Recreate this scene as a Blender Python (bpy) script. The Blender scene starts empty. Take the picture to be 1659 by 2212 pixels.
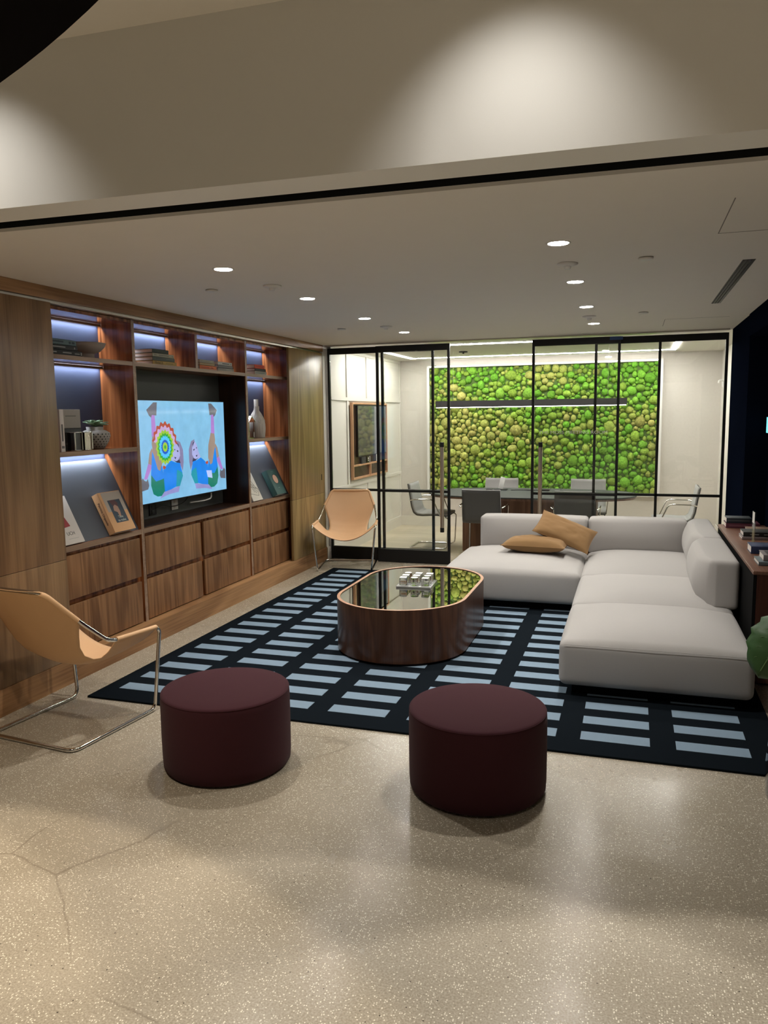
import bpy, math, random
import numpy as np
from mathutils import Vector, Matrix, Euler, noise
random.seed(7)
S = bpy.context.scene
COL = S.collection
PI = math.pi

# ------------------------------------------------------------ camera
def setup_camera():
    f, yaw, pitch, roll = 1674.05, -.3099, -.1243, -.0128
    cy, sy, cp, sp = math.cos(yaw), math.sin(yaw), math.cos(pitch), math.sin(pitch)
    fw = Vector((sy*cp, cy*cp, sp)); r = Vector((cy, -sy, 0)); u = r.cross(fw)
    cr, sr = math.cos(roll), math.sin(roll)
    R = cr*r + sr*u; U = -sr*r + cr*u
    cam = bpy.data.cameras.new('camera'); o = bpy.data.objects.new('camera', cam); COL.objects.link(o)
    cam.sensor_fit = 'HORIZONTAL'; cam.sensor_width = 36; cam.lens = f*36/1659
    cam.clip_start = .02; cam.clip_end = 100
    M = Matrix((R, U, -fw)).transposed().to_4x4(); M.translation = (0, 0, 1.65)
    o.matrix_world = M
    S.camera = o
setup_camera()

# ------------------------------------------------------------ world, exposure
w = bpy.data.worlds.new('world'); S.world = w; w.use_nodes = True
w.node_tree.nodes['Background'].inputs[0].default_value = (.9, .85, .8, 1)
w.node_tree.nodes['Background'].inputs[1].default_value = .05
S.view_settings.view_transform = 'Standard'; S.view_settings.look = 'None'
S.view_settings.gamma = 1; S.view_settings.use_curve_mapping = False
EXPOSURE = 0.38
S.view_settings.exposure = EXPOSURE
S.cycles.caustics_reflective = False; S.cycles.caustics_refractive = False
S.cycles.transparent_max_bounces = 24; S.cycles.max_bounces = 10
S.cycles.sample_clamp_indirect = 4

# ---- light levels
DOWN_W = 61          # each recessed downlight of the lounge
WASH_W = 16         # each wall washer at the bulkhead
FRONT_W = 82         # each adjustable spot over the front floor
CHAIR_FILL_W = 85          # unseen fill lamp added over the front leather chair
SOFFIT_FILL_W = 33        # each unseen fill lamp added under the soffit
SHELF_W = 3.2        # each shelf LED strip
STRIP_E = 45         # emission of the meeting room ceiling strip
WARM = (1, .86, .68); NEUT = (1, .955, .89); COOL = (.78, .86, 1.0)

# ------------------------------------------------------------ key dimensions
XL, XB, D, ZC, ZF = -3.316, -3.396, 8.31, 2.433, 2.985
YM, XMR, XML = 11.15, 1.10, -3.30      # meeting room back wall, right wall, left wall

# ------------------------------------------------------------ materials
def nt(name):
    m = bpy.data.materials.new(name); m.use_nodes = True
    return m, m.node_tree.nodes, m.node_tree.links, m.node_tree.nodes['Principled BSDF']
def rgb(c): return (c[0], c[1], c[2], 1)
def mat(name, col, rough=.5, metal=0, emit=None, es=0, bump=0, bscale=200, coat=0, var=0, vscale=6, spec=.5, sheen=0, trans=0):
    m, n, l, p = nt(name)
    p.inputs['Base Color'].default_value = rgb(col); p.inputs['Roughness'].default_value = rough
    p.inputs['Metallic'].default_value = metal; p.inputs['Specular IOR Level'].default_value = spec
    p.inputs['Coat Weight'].default_value = coat; p.inputs['Coat Roughness'].default_value = .08
    p.inputs['Sheen Weight'].default_value = sheen
    p.inputs['Transmission Weight'].default_value = trans
    tc = n.new('ShaderNodeTexCoord')
    if emit: p.inputs['Emission Color'].default_value = rgb(emit); p.inputs['Emission Strength'].default_value = es
    nz = n.new('ShaderNodeTexNoise'); nz.inputs['Scale'].default_value = vscale; nz.inputs['Detail'].default_value = 5
    l.new(tc.outputs['Object'], nz.inputs['Vector'])
    if var:
        mx = n.new('ShaderNodeMix'); mx.data_type = 'RGBA'
        mx.inputs['A'].default_value = rgb([c*(1-var) for c in col]); mx.inputs['B'].default_value = rgb([min(1, c*(1+var)) for c in col])
        l.new(nz.outputs['Fac'], mx.inputs['Factor']); l.new(mx.outputs['Result'], p.inputs['Base Color'])
    if bump:
        nb = n.new('ShaderNodeTexNoise'); nb.inputs['Scale'].default_value = bscale; nb.inputs['Detail'].default_value = 3
        l.new(tc.outputs['Object'], nb.inputs['Vector'])
        b = n.new('ShaderNodeBump'); b.inputs['Strength'].default_value = bump; b.inputs['Distance'].default_value = .002
        l.new(nb.outputs['Fac'], b.inputs['Height']); l.new(b.outputs['Normal'], p.inputs['Normal'])
    return m
def wood(name, dark, light, axis='z', rough=.38, coat=.0, freq=1.0, fig=5.0, seed=0, amp=.10, spec=.35):
    m, n, l, p = nt(name)
    tc = n.new('ShaderNodeTexCoord'); mp = n.new('ShaderNodeMapping')
    l.new(tc.outputs['Object'], mp.inputs['Vector'])
    s = {'x': (.45, 3.6, 3.6), 'y': (3.6, .45, 3.6), 'z': (3.6, 3.6, .45)}[axis]
    mp.inputs['Scale'].default_value = [v*freq for v in s]; mp.inputs['Location'].default_value = (seed, seed*.7, seed*.3)
    a = n.new('ShaderNodeTexNoise'); a.inputs['Scale'].default_value = 1.0; a.inputs['Detail'].default_value = 2; a.inputs['Distortion'].default_value = .6
    l.new(mp.outputs[0], a.inputs['Vector'])
    mu = n.new('ShaderNodeMath'); mu.operation = 'MULTIPLY'; mu.inputs[1].default_value = fig*6; l.new(a.outputs['Fac'], mu.inputs[0])
    sn = n.new('ShaderNodeMath'); sn.operation = 'SINE'; l.new(mu.outputs[0], sn.inputs[0])
    mp2 = n.new('ShaderNodeMapping'); l.new(tc.outputs['Object'], mp2.inputs['Vector'])
    s2 = {'x': (2, 90, 90), 'y': (90, 2, 90), 'z': (90, 90, 2)}[axis]; mp2.inputs['Scale'].default_value = s2
    b = n.new('ShaderNodeTexNoise'); b.inputs['Scale'].default_value = 1; b.inputs['Detail'].default_value = 4; l.new(mp2.outputs[0], b.inputs['Vector'])
    ad = n.new('ShaderNodeMath'); ad.operation = 'MULTIPLY_ADD'; ad.inputs[1].default_value = amp; hb = n.new('ShaderNodeMath'); hb.operation = 'MULTIPLY_ADD'; hb.inputs[1].default_value = .5; hb.inputs[2].default_value = .25; l.new(b.outputs['Fac'], hb.inputs[0]); l.new(sn.outputs[0], ad.inputs[0]); l.new(hb.outputs[0], ad.inputs[2])
    c = n.new('ShaderNodeTexNoise'); c.inputs['Scale'].default_value = .5; l.new(mp.outputs[0], c.inputs['Vector'])
    ad2 = n.new('ShaderNodeMath'); ad2.operation = 'MULTIPLY_ADD'; ad2.inputs[1].default_value = .5; l.new(c.outputs['Fac'], ad2.inputs[0]); l.new(ad.outputs[0], ad2.inputs[2])
    cr = n.new('ShaderNodeValToRGB'); cr.color_ramp.elements[0].position = .5; cr.color_ramp.elements[1].position = .98
    cr.color_ramp.elements[0].color = rgb(dark); cr.color_ramp.elements[1].color = rgb(light)
    l.new(ad2.outputs[0], cr.inputs[0]); l.new(cr.outputs[0], p.inputs['Base Color'])
    p.inputs['Roughness'].default_value = rough; p.inputs['Coat Weight'].default_value = coat; p.inputs['Coat Roughness'].default_value = .1; p.inputs['Specular IOR Level'].default_value = spec
    bp = n.new('ShaderNodeBump'); bp.inputs['Strength'].default_value = .12; bp.inputs['Distance'].default_value = .001
    l.new(b.outputs['Fac'], bp.inputs['Height']); l.new(bp.outputs['Normal'], p.inputs['Normal'])
    return m
def emis(name, col, s):
    m, n, l, p = nt(name)
    p.inputs['Base Color'].default_value = (.8, .8, .8, 1)
    p.inputs['Emission Color'].default_value = rgb(col); p.inputs['Emission Strength'].default_value = s
    return m
def pane_glass(name, tint=(.97, .98, .97), ior=1.42):
    m = bpy.data.materials.new(name); m.use_nodes = True; n = m.node_tree.nodes; l = m.node_tree.links
    n.clear(); o = n.new('ShaderNodeOutputMaterial'); mx = n.new('ShaderNodeMixShader')
    t = n.new('ShaderNodeBsdfTransparent'); t.inputs[0].default_value = rgb(tint)
    g = n.new('ShaderNodeBsdfGlossy'); g.inputs['Roughness'].default_value = .02
    f = n.new('ShaderNodeFresnel'); f.inputs['IOR'].default_value = ior
    ge = n.new('ShaderNodeNewGeometry'); mr = n.new('ShaderNodeMapRange'); mr.inputs['To Min'].default_value = ior; mr.inputs['To Max'].default_value = 1/ior
    l.new(ge.outputs['Backfacing'], mr.inputs['Value']); l.new(mr.outputs[0], f.inputs['IOR'])
    l.new(f.outputs[0], mx.inputs[0]); l.new(t.outputs[0], mx.inputs[1]); l.new(g.outputs[0], mx.inputs[2]); l.new(mx.outputs[0], o.inputs[0])
    return m
def concrete():
    m, n, l, p = nt('polished_concrete')
    tc = n.new('ShaderNodeTexCoord')
    def vor(s, feat='F1'):
        v = n.new('ShaderNodeTexVoronoi'); v.inputs['Scale'].default_value = s; v.feature = feat; l.new(tc.outputs['Object'], v.inputs['Vector']); return v
    def noi(s, d=5):
        v = n.new('ShaderNodeTexNoise'); v.inputs['Scale'].default_value = s; v.inputs['Detail'].default_value = d; l.new(tc.outputs['Object'], v.inputs['Vector']); return v
    def ramp(src, a, b, ca, cb):
        r = n.new('ShaderNodeValToRGB'); r.color_ramp.elements[0].position = a; r.color_ramp.elements[1].position = b
        r.color_ramp.elements[0].color = ca; r.color_ramp.elements[1].color = cb; l.new(src, r.inputs[0]); return r
    def mix(f, a, b):
        x = n.new('ShaderNodeMix'); x.data_type = 'RGBA'
        for k, v in (('Factor', f), ('A', a), ('B', b)):
            if hasattr(v, 'is_output'): l.new(v, x.inputs[k])
            elif k == 'Factor': x.inputs[k].default_value = v
            else: x.inputs[k].default_value = v
        return x.outputs['Result']
    base = ramp(noi(1.3, 8).outputs['Fac'], .3, .72, (.27, .232, .175, 1), (.43, .375, .295, 1)).outputs[0]
    fine = ramp(noi(160, 4).outputs['Fac'], .35, .65, (.23, .195, .14, 1), (.52, .46, .36, 1)).outputs[0]
    c = mix(.5, base, fine)
    v1 = vor(150); w1 = n.new('ShaderNodeSeparateColor'); l.new(v1.outputs['Color'], w1.inputs[0])
    pick = ramp(w1.outputs[0], .72, .75, (0, 0, 0, 1), (1, 1, 1, 1)).outputs[0]
    near = ramp(v1.outputs['Distance'], .28, .42, (1, 1, 1, 1), (0, 0, 0, 1)).outputs[0]
    f1 = n.new('ShaderNodeMath'); f1.operation = 'MULTIPLY'; l.new(pick, f1.inputs[0]); l.new(near, f1.inputs[1])
    c = mix(f1.outputs[0], c, (.80, .74, .61, 1))
    v2 = vor(60); w2 = n.new('ShaderNodeSeparateColor'); l.new(v2.outputs['Color'], w2.inputs[0])
    pick2 = ramp(w2.outputs[1], .94, .95, (0, 0, 0, 1), (1, 1, 1, 1)).outputs[0]
    near2 = ramp(v2.outputs['Distance'], .13, .19, (1, 1, 1, 1), (0, 0, 0, 1)).outputs[0]
    f2 = n.new('ShaderNodeMath'); f2.operation = 'MULTIPLY'; l.new(pick2, f2.inputs[0]); l.new(near2, f2.inputs[1])
    c = mix(f2.outputs[0], c, (.08, .065, .05, 1))
    # hairline cracks, only in some places
    wn = noi(2.2, 6); ma = n.new('ShaderNodeMix'); ma.data_type = 'VECTOR'; ma.inputs['Factor'].default_value = .12
    l.new(tc.outputs['Object'], ma.inputs['A']); l.new(wn.outputs['Color'], ma.inputs['B'])
    ve = n.new('ShaderNodeTexVoronoi'); ve.feature = 'DISTANCE_TO_EDGE'; ve.inputs['Scale'].default_value = .75; l.new(ma.outputs['Result'], ve.inputs['Vector'])
    ck = ramp(ve.outputs['Distance'], .0008, .0028, (1, 1, 1, 1), (0, 0, 0, 1)).outputs[0]
    cm = ramp(noi(.9, 3).outputs['Fac'], .50, .58, (0, 0, 0, 1), (1, 1, 1, 1)).outputs[0]
    f3 = n.new('ShaderNodeMath'); f3.operation = 'MULTIPLY'; l.new(ck, f3.inputs[0]); l.new(cm, f3.inputs[1])
    f4 = n.new('ShaderNodeMath'); f4.operation = 'MULTIPLY'; l.new(f3.outputs[0], f4.inputs[0]); f4.inputs[1].default_value = .55
    c = mix(f4.outputs[0], c, (.16, .125, .09, 1))
    l.new(c, p.inputs['Base Color'])
    rr = ramp(noi(2.5, 6).outputs['Fac'], .3, .7, (.15, .15, .15, 1), (.33, .33, .33, 1)).outputs[0]
    l.new(rr, p.inputs['Roughness']); p.inputs['Specular IOR Level'].default_value = .5
    return m
def fabric(name, col, bump=.25, sc=900, sheen=.2, rough=.9, spec=.15):
    return mat(name, col, rough, bump=bump, bscale=sc, sheen=sheen, var=.06, vscale=300, spec=spec)

M = {}
M['paint'] = mat('white_paint', (.74, .70, .64), .6, var=.02)
M['ceil'] = mat('ceiling_paint', (.84, .80, .735), .7, var=.015)
M['bulk'] = mat('bulkhead_paint', (.84, .83, .79), .6, bump=.1, bscale=500)
M['mwall'] = mat('meeting_wall_paint', (.72, .69, .63), .6)
M['linen'] = mat('linen_wallcovering', (.62, .585, .535), .8, bump=.4, bscale=250, var=.07, vscale=40)
M['navy'] = mat('navy_paint', (.004, .006, .013), .9, spec=0)
M['black'] = mat('black_metal', (.008, .008, .008), .45, spec=.3)
M['soffit'] = mat('black_soffit', (.004, .003, .003), .9, spec=.05)
M['dark_rub'] = mat('dark_rubber', (.02, .02, .02), .6)
M['walnut'] = wood('walnut_panel', (.115, .060, .027), (.30, .18, .088), 'z', .32, seed=1)
M['walnut_d'] = wood('walnut_drawer', (.10, .042, .017), (.33, .17, .078), 'z', .35, freq=1.6, seed=3)
M['walnut_h'] = wood('walnut_plinth', (.20, .095, .040), (.50, .285, .135), 'y', .4, seed=5)
M['walnut_r'] = wood('walnut_interior', (.085, .023, .008), (.40, .145, .05), 'z', .16, amp=.14, freq=1.4, seed=9)
M['walnut_e'] = wood('walnut_edge', (.22, .135, .085), (.42, .29, .20), 'y', .4, seed=2)
M['walnut_t'] = wood('walnut_table', (.030, .012, .007), (.105, .045, .024), 'z', .3, coat=.08, freq=1.5, seed=4)
M['walnut_c'] = wood('walnut_console', (.10, .045, .028), (.26, .13, .085), 'y', .3, seed=6)
M['oak'] = wood('oak_trim', (.42, .22, .12), (.62, .36, .21), 'z', .4, seed=7)
M['wood_m'] = wood('meeting_table_wood', (.13, .065, .04), (.30, .165, .10), 'z', .4, freq=1.3, seed=8)
M['lvt'] = wood('pale_floor_planks', (.42, .36, .26), (.62, .55, .42), 'x', .35, freq=.8, fig=3, seed=11)
M['bayback'] = mat('bay_back_navy', (.026, .034, .062), .5, bump=.1, bscale=300)
M['display'] = mat('display_panel_slate', (.060, .068, .082), .6, bump=.2, bscale=700)
M['tvback'] = mat('television_niche_slate', (.055, .06, .055), .6)
M['niche_shade'] = wood('niche_shade_wood', (.018, .008, .005), (.045, .02, .012), 'z', .35, seed=12)  # darker wood that puts the television niche's shade into the colour
M['walnut_g'] = wood('walnut_golden_lit', (.17, .105, .042), (.42, .29, .125), 'z', .32, seed=14)  # lighter walnut copy, downlight brightness on the right panel put into its colour
M['alu'] = mat('aluminium_track', (.55, .52, .47), .35, 1)
M['chrome'] = mat('chrome', (.72, .70, .67), .09, 1)
M['steel'] = mat('brushed_bronze_steel', (.62, .53, .44), .3, 1)
M['leather'] = mat('tan_leather', (.73, .46, .255), .5, bump=.15, bscale=350, var=.05, vscale=8, spec=.35)
M['leather_d'] = mat('leather_edge', (.22, .10, .05), .6)
M['burg'] = fabric('burgundy_wool', (.052, .015, .021), .3, 1100, .05)
M['sofa'] = fabric('light_grey_wool', (.415, .398, .382), .3, 900, .15)
M['sofa_p'] = mat('sofa_plinth_black', (.008, .008, .008), .8, spec=.03)
M['camel'] = fabric('camel_velvet', (.25, .145, .062), .15, 500, .08, .8)
M['rugd'] = fabric('rug_navy', (.0085, .0115, .0150), .6, 500, 0, .95, 0)
M['rugl'] = fabric('rug_light_blue', (.21, .285, .36), .6, 400, 0, .95, 0)
M['mirror'] = mat('smoked_mirror', (.50, .49, .46), .008, 1)
M['rim'] = wood('table_rim', (.38, .20, .12), (.56, .33, .22), 'x', .35)
M['glassp'] = pane_glass('door_glass')
M['acryl'] = pane_glass('acrylic', (.80, .80, .80), 1.5)
M['conc'] = concrete()
M['white'] = mat('white_plastic', (.75, .74, .71), .45)
M['paper'] = mat('page_block', (.72, .66, .60), .85, bump=.3, bscale=900)
M['tabletop'] = mat('graphite_tabletop', (.065, .073, .068), .7, spec=.2)
M['chair_l'] = fabric('chair_grey_fabric', (.36, .355, .345), .3, 600)
M['chair_d'] = fabric('chair_charcoal_back', (.095, .094, .09), .3, 600)
M['screen_off'] = mat('screen_black', (.012, .012, .014), .06, spec=.8)
M['ceramic'] = mat('stone_ceramic', (.34, .32, .29), .75, bump=.3, bscale=120, var=.1, vscale=20)
M['ribbed'] = wood('ribbed_stoneware', (.20, .175, .15), (.58, .53, .46), 'z', .8, seed=2, amp=.05)
M['ceramic_w'] = mat('matte_clay', (.32, .27, .235), .7, var=.05)
M['leafp'] = mat('succulent_leaf', (.20, .30, .17), .5, var=.15, vscale=30)
M['blue_tape'] = mat('blue_tape', (.03, .07, .19), .6)

# ------------------------------------------------------------ mesh helpers
class MB:
    def __init__(s): s.v = []; s.f = []; s.m = []; s.sm = []
    def add(s, vs, fs, mi=0, smooth=False, T=None):
        b = len(s.v)
        for v in vs:
            v = Vector(v); s.v.append(T @ v if T is not None else v)
        for f in fs: s.f.append([b+i for i in f]); s.m.append(mi); s.sm.append(smooth)
    def box(s, a, b, mi=0, T=None):
        x0, y0, z0 = [min(a[i], b[i]) for i in range(3)]; x1, y1, z1 = [max(a[i], b[i]) for i in range(3)]
        vs = [(x0,y0,z0),(x1,y0,z0),(x1,y1,z0),(x0,y1,z0),(x0,y0,z1),(x1,y0,z1),(x1,y1,z1),(x0,y1,z1)]
        s.add(vs, [(0,3,2,1),(4,5,6,7),(0,1,5,4),(1,2,6,5),(2,3,7,6),(3,0,4,7)], mi, False, T)
    def bbox(s, a, b, r=.004, mi=0, T=None, seg=2):
        rbox(s, a, b, r, 0, mi, T, n=1, rs=seg)
    def cyl(s, c, r, h, n=32, mi=0, r2=None, T=None, caps=True):
        r2 = r if r2 is None else r2; c = Vector(c)
        vs = [c+Vector((r*math.cos(2*PI*i/n), r*math.sin(2*PI*i/n), 0)) for i in range(n)] + [c+Vector((r2*math.cos(2*PI*i/n), r2*math.sin(2*PI*i/n), h)) for i in range(n)]
        s.add(vs, [(i, (i+1) % n, n+(i+1) % n, n+i) for i in range(n)], mi, True, T)
        if caps:
            s.add(vs[:n], [tuple(range(n))[::-1]], mi, False, T); s.add(vs[n:], [tuple(range(n))], mi, False, T)
    def lathe(s, prof, n=48, mi=0, T=None, c=(0, 0, 0)):
        vs = []
        for r, z in prof:
            for i in range(n): vs.append((c[0]+r*math.cos(2*PI*i/n), c[1]+r*math.sin(2*PI*i/n), c[2]+z))
        fs = []
        for k in range(len(prof)-1):
            for i in range(n): fs.append((k*n+i, k*n+(i+1) % n, (k+1)*n+(i+1) % n, (k+1)*n+i))
        s.add(vs, fs, mi, True, T)
    def prism(s, pts, z0, z1, mi=0, T=None):
        n = len(pts)
        vs = [(x, y, z0) for x, y in pts] + [(x, y, z1) for x, y in pts]
        s.add(vs, [tuple(range(n))[::-1], tuple(range(n, 2*n))] + [(i, (i+1) % n, n+(i+1) % n, n+i) for i in range(n)], mi, False, T)
    def tube(s, pts, r, n=12, mi=0, bend=0, T=None, closed=False):
        pts = [Vector(p) for p in pts]
        if bend:
            out = []
            N = len(pts)
            for i, p in enumerate(pts):
                if not closed and (i == 0 or i == N-1): out.append(p); continue
                a = pts[i-1]; b = pts[(i+1) % N]
                da = (a-p); db = (b-p); k = min(bend, da.length*.49, db.length*.49)
                A = p+da.normalized()*k; B = p+db.normalized()*k
                for t in range(7):
                    t /= 6; out.append(A*(1-t)**2+p*2*t*(1-t)+B*t*t)
            pts = out
        N = len(pts); rings = []
        up = None
        for i, p in enumerate(pts):
            a = pts[i-1] if (i > 0 or closed) else p; b = pts[(i+1) % N] if (i < N-1 or closed) else p
            t = (b-a).normalized()
            if up is None:
                up = Vector((0, 0, 1)) if abs(t.z) < .9 else Vector((1, 0, 0))
            up = (up - t*up.dot(t)).normalized(); sd = t.cross(up)
            rings.append([p + (up*math.cos(2*PI*j/n)+sd*math.sin(2*PI*j/n))*r for j in range(n)])
        vs = [v for rg in rings for v in rg]
        fs = [(k*n+j, k*n+(j+1) % n, ((k+1) % N)*n+(j+1) % n, ((k+1) % N)*n+j) for k in range(N if closed else N-1) for j in range(n)]
        s.add(vs, fs, mi, True, T)
        if not closed:
            s.add(rings[0], [tuple(range(n))], mi, False, T); s.add(rings[-1], [tuple(range(n))[::-1]], mi, False, T)
    def build(s, name, mats, parent=None, origin=None, world=True, thick=None, subsurf=0):
        if not isinstance(mats, (list, tuple)): mats = [mats]
        vs = s.v
        if parent is not None:
            off = parent.matrix_basis.translation.copy() if world else Vector((0, 0, 0))
            g = parent.parent
            if world and g is not None: off = off + g.matrix_basis.translation
            vs = [v-off for v in vs]
        else:
            if origin is None:
                xs = [v.x for v in vs]; ys = [v.y for v in vs]; zs = [v.z for v in vs]
                origin = ((min(xs)+max(xs))/2, (min(ys)+max(ys))/2, min(zs))
            origin = Vector(origin); vs = [v-origin for v in vs]
        me = bpy.data.meshes.new(name); me.from_pydata([tuple(v) for v in vs], [], s.f)
        for m_ in mats: me.materials.append(m_)
        me.polygons.foreach_set('material_index', s.m); me.polygons.foreach_set('use_smooth', s.sm)
        me.update()
        o = bpy.data.objects.new(name, me); COL.objects.link(o)
        if parent is not None: o.parent = parent
        else: o.location = origin
        if thick:
            md = o.modifiers.new('thickness', 'SOLIDIFY'); md.thickness = thick; md.offset = 0
        if subsurf:
            md = o.modifiers.new('smooth', 'SUBSURF'); md.levels = subsurf; md.render_levels = subsurf
        return o
def rbox(mb, a, b, r, crown=0, mi=0, T=None, n=8, rs=4, side=0, smooth=True, puff=None):
    """box with rounded edges; crown domes the top, side bulges the flanks"""
    a = Vector(a); b = Vector(b); h = (b-a)/2; c = (a+b)/2
    def grid(L):
        q = []
        for k in range(rs): q.append(-L + r*(1-math.cos(PI/2*k/rs)) )
        m_ = max(1, n)
        for k in range(m_+1): q.append(-L+r + (2*L-2*r)*k/m_)
        for k in range(rs-1, -1, -1): q.append(L - r*(1-math.cos(PI/2*k/rs)))
        return q
    G = [grid(h[i]) for i in range(3)]
    idx = {}; vs = []; fs = []
    def vert(p):
        k = (round(p[0], 6), round(p[1], 6), round(p[2], 6))
        if k in idx: return idx[k]
        q = Vector(p)
        inn = Vector([max(-(h[i]-r), min(h[i]-r, q[i])) for i in range(3)])
        d = q-inn
        if d.length > 1e-9: q = inn + d.normalized()*r
        u, v, w_ = q[0]/h[0], q[1]/h[1], q[2]/h[2]
        if crown and q[2] > 0: q[2] += crown*(1-u**4)*(1-v**4)*max(0, w_)**2
        if side:
            q[0] += side*u*(1-v**4)*(1-w_*w_); q[1] += side*v*(1-u**4)*(1-w_*w_)
        if puff: q = puff(q, u, v, w_)
        idx[k] = len(vs); vs.append(q+c); return idx[k]
    for ax in range(3):
        i, j = [(1, 2), (2, 0), (0, 1)][ax]
        for sg in (-1, 1):
            for p in range(len(G[i])-1):
                for q in range(len(G[j])-1):
                    co = []
                    for (pp, qq) in ((p, q), (p+1, q), (p+1, q+1), (p, q+1)):
                        v = [0, 0, 0]; v[ax] = sg*h[ax]; v[i] = G[i][pp]; v[j] = G[j][qq]; co.append(vert(v))
                    if len(set(co)) < 3: continue
                    fs.append(co if sg > 0 else co[::-1])
    mb.add(vs, fs, mi, smooth, T)
def empty(name, loc, rz=0, label=None, cat=None, group=None):
    o = bpy.data.objects.new(name, None); COL.objects.link(o); o.location = loc; o.rotation_euler = (0, 0, rz); o.empty_display_size = .1
    if label: tag(o, label, cat, group)
    return o
def tag(o, label, cat, group=None):
    o['label'] = label; o['category'] = cat
    if group: o['group'] = group
    return o
def struct(o, label=None):
    o['kind'] = 'structure'
    if label: o['label'] = label
    return o
def tube_obj(name, pts, r, m, parent, bend=0, **k):
    b = MB(); b.tube(pts, r, bend=bend); return b.build(name, m, parent, **k)
def text_mesh(name, s, size, m, parent, Mx, align='CENTER', ext=.0003, wide=None):
    cu = bpy.data.curves.new(name, 'FONT'); cu.body = s; cu.size = size; cu.extrude = ext; cu.align_x = align; cu.align_y = 'CENTER'; cu.resolution_u = 3
    t = bpy.data.objects.new(name+'_curve', cu); COL.objects.link(t)
    dg = bpy.context.evaluated_depsgraph_get(); dg.update()
    me = bpy.data.meshes.new_from_object(t.evaluated_get(dg)); bpy.data.objects.remove(t)
    me.materials.clear(); me.materials.append(m)
    if wide:
        xs = [v.co.x for v in me.vertices]; k = wide/(max(xs)-min(xs)); 
        for v in me.vertices: v.co.x *= k
    me.transform(Mx)
    o = bpy.data.objects.new(name, me); COL.objects.link(o); o.parent = parent
    return o
def frame_m(o, x, y):
    """matrix whose columns are x, y, x cross y at origin o"""
    x = Vector(x).normalized(); y = Vector(y).normalized(); z = x.cross(y)
    m_ = Matrix((x, y, z)).transposed().to_4x4(); m_.translation = Vector(o); return m_
def rot2(x, y, a): return (x*math.cos(a)-y*math.sin(a), x*math.sin(a)+y*math.cos(a))
def lamp(name, kind, loc, power, col, parent=None, rot=(0, 0, 0), **k):
    ld = bpy.data.lights.new(name, kind); ld.energy = power; ld.color = col
    for a_, v in k.items(): setattr(ld, a_, v)
    o = bpy.data.objects.new(name, ld); COL.objects.link(o)
    if parent is not None:
        o.parent = parent; loc = Vector(loc)-parent.location
    o.location = loc; o.rotation_euler = rot
    return o
def copy_tree(o, parent=None):
    c = o.copy(); COL.objects.link(c)
    if parent is not None: c.parent = parent
    for ch in list(o.children): copy_tree(ch, c)
    return c

# ============================================================ STRUCTURE
SL = .028
def yb(x, off=0): return 2.475 + SL*(x+1) + off
b = MB(); b.box((-8, -3, -.1), (3, D, 0)); struct(b.build('floor', M['conc']))
b = MB(); b.box((-3.45, D, -.1), (1.3, YM+.1, -.0)); struct(b.build('floor', M['lvt']))
# lounge + meeting ceiling
b = MB(); b.prism([(-3.75, yb(-3.75, .30)), (1.4, yb(1.4, .30)), (1.4, D+.08), (-3.75, D+.08)], ZC, ZC+.014); b.prism([(-3.75, yb(-3.75, .31)), (1.4, yb(1.4, .31)), (1.4, D+.08), (-3.75, D+.08)], ZC+.014, ZC+.12)
struct(b.build('ceiling', M['ceil']))
b = MB(); b.box((-3.45, D+.081, ZC), (1.3, YM+.1, ZC+.1)); struct(b.build('ceiling', M['mwall']))
# bulkhead facing the front room
b = MB(); b.prism([(-8, yb(-8)), (3, yb(3)), (3, yb(3, .165)), (-8, yb(-8, .165))], ZC, ZF+.1)
struct(b.build('wall_bulkhead', M['bulk']))
b = MB(); b.prism([(-3.75, yb(-3.75, .166)), (1.4, yb(1.4, .166)), (1.4, yb(1.4, .309)), (-3.75, yb(-3.75, .309))], ZC+.05, ZC+.1)
b.prism([(-3.75, yb(-3.75, .30)), (1.4, yb(1.4, .30)), (1.4, yb(1.4, .309)), (-3.75, yb(-3.75, .309))], ZC+.0145, ZC+.05)
struct(b.build('trim_track_slot', M['black']))
b = MB(); b.box((-8, -3, ZF), (3, yb(-8)+.3, ZF+.1)); struct(b.build('ceiling', M['ceil']))
# dark curved soffit of the front room: a disc segment
cx, cy, R = -3.07, -2.76, 4.5
pts = [(cx, cy)]
for i in range(81):
    a = math.radians(-4 + 98*i/80); pts.append((cx+R*math.cos(a), cy+R*math.sin(a)))
pts = [(min(2.9, x), y) for x, y in pts]
b = MB(); b.prism(pts, 2.325, ZF-.002); struct(b.build('trim_curved_soffit', M['soffit']), 'black curved ceiling soffit')
# outer walls of the front room
b = MB(); b.box((-8.1, -3, 0), (-8, yb(-8), ZF)); struct(b.build('wall_left', M['paint']))
b = MB(); b.box((-8, -3.1, 0), (3, -3, ZF)); struct(b.build('wall_back', M['paint']))
b = MB(); b.box((3, -3, 0), (3.1, yb(3), ZF)); struct(b.build('wall_right', M['paint']))
b = MB(); b.box((-8, 2.52, 0), (-3.80, 2.62, ZC)); struct(b.build('wall_left', M['paint']))
b = MB(); b.box((-3.80, 2.55, 0), (-3.70, D, ZC)); struct(b.build('wall_left', M['paint']))
# stub of white wall between the panelling and the glazing
b = MB(); b.box((-3.70, 8.195, 0), (XL-.008, D+.03, ZC)); struct(b.build('wall_left', M['paint']))
b = MB(); b.box((XL-.008, 8.197, 0), (XL+.004, D-.03, .145)); struct(b.build('baseboard_left', M['paint']))
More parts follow.
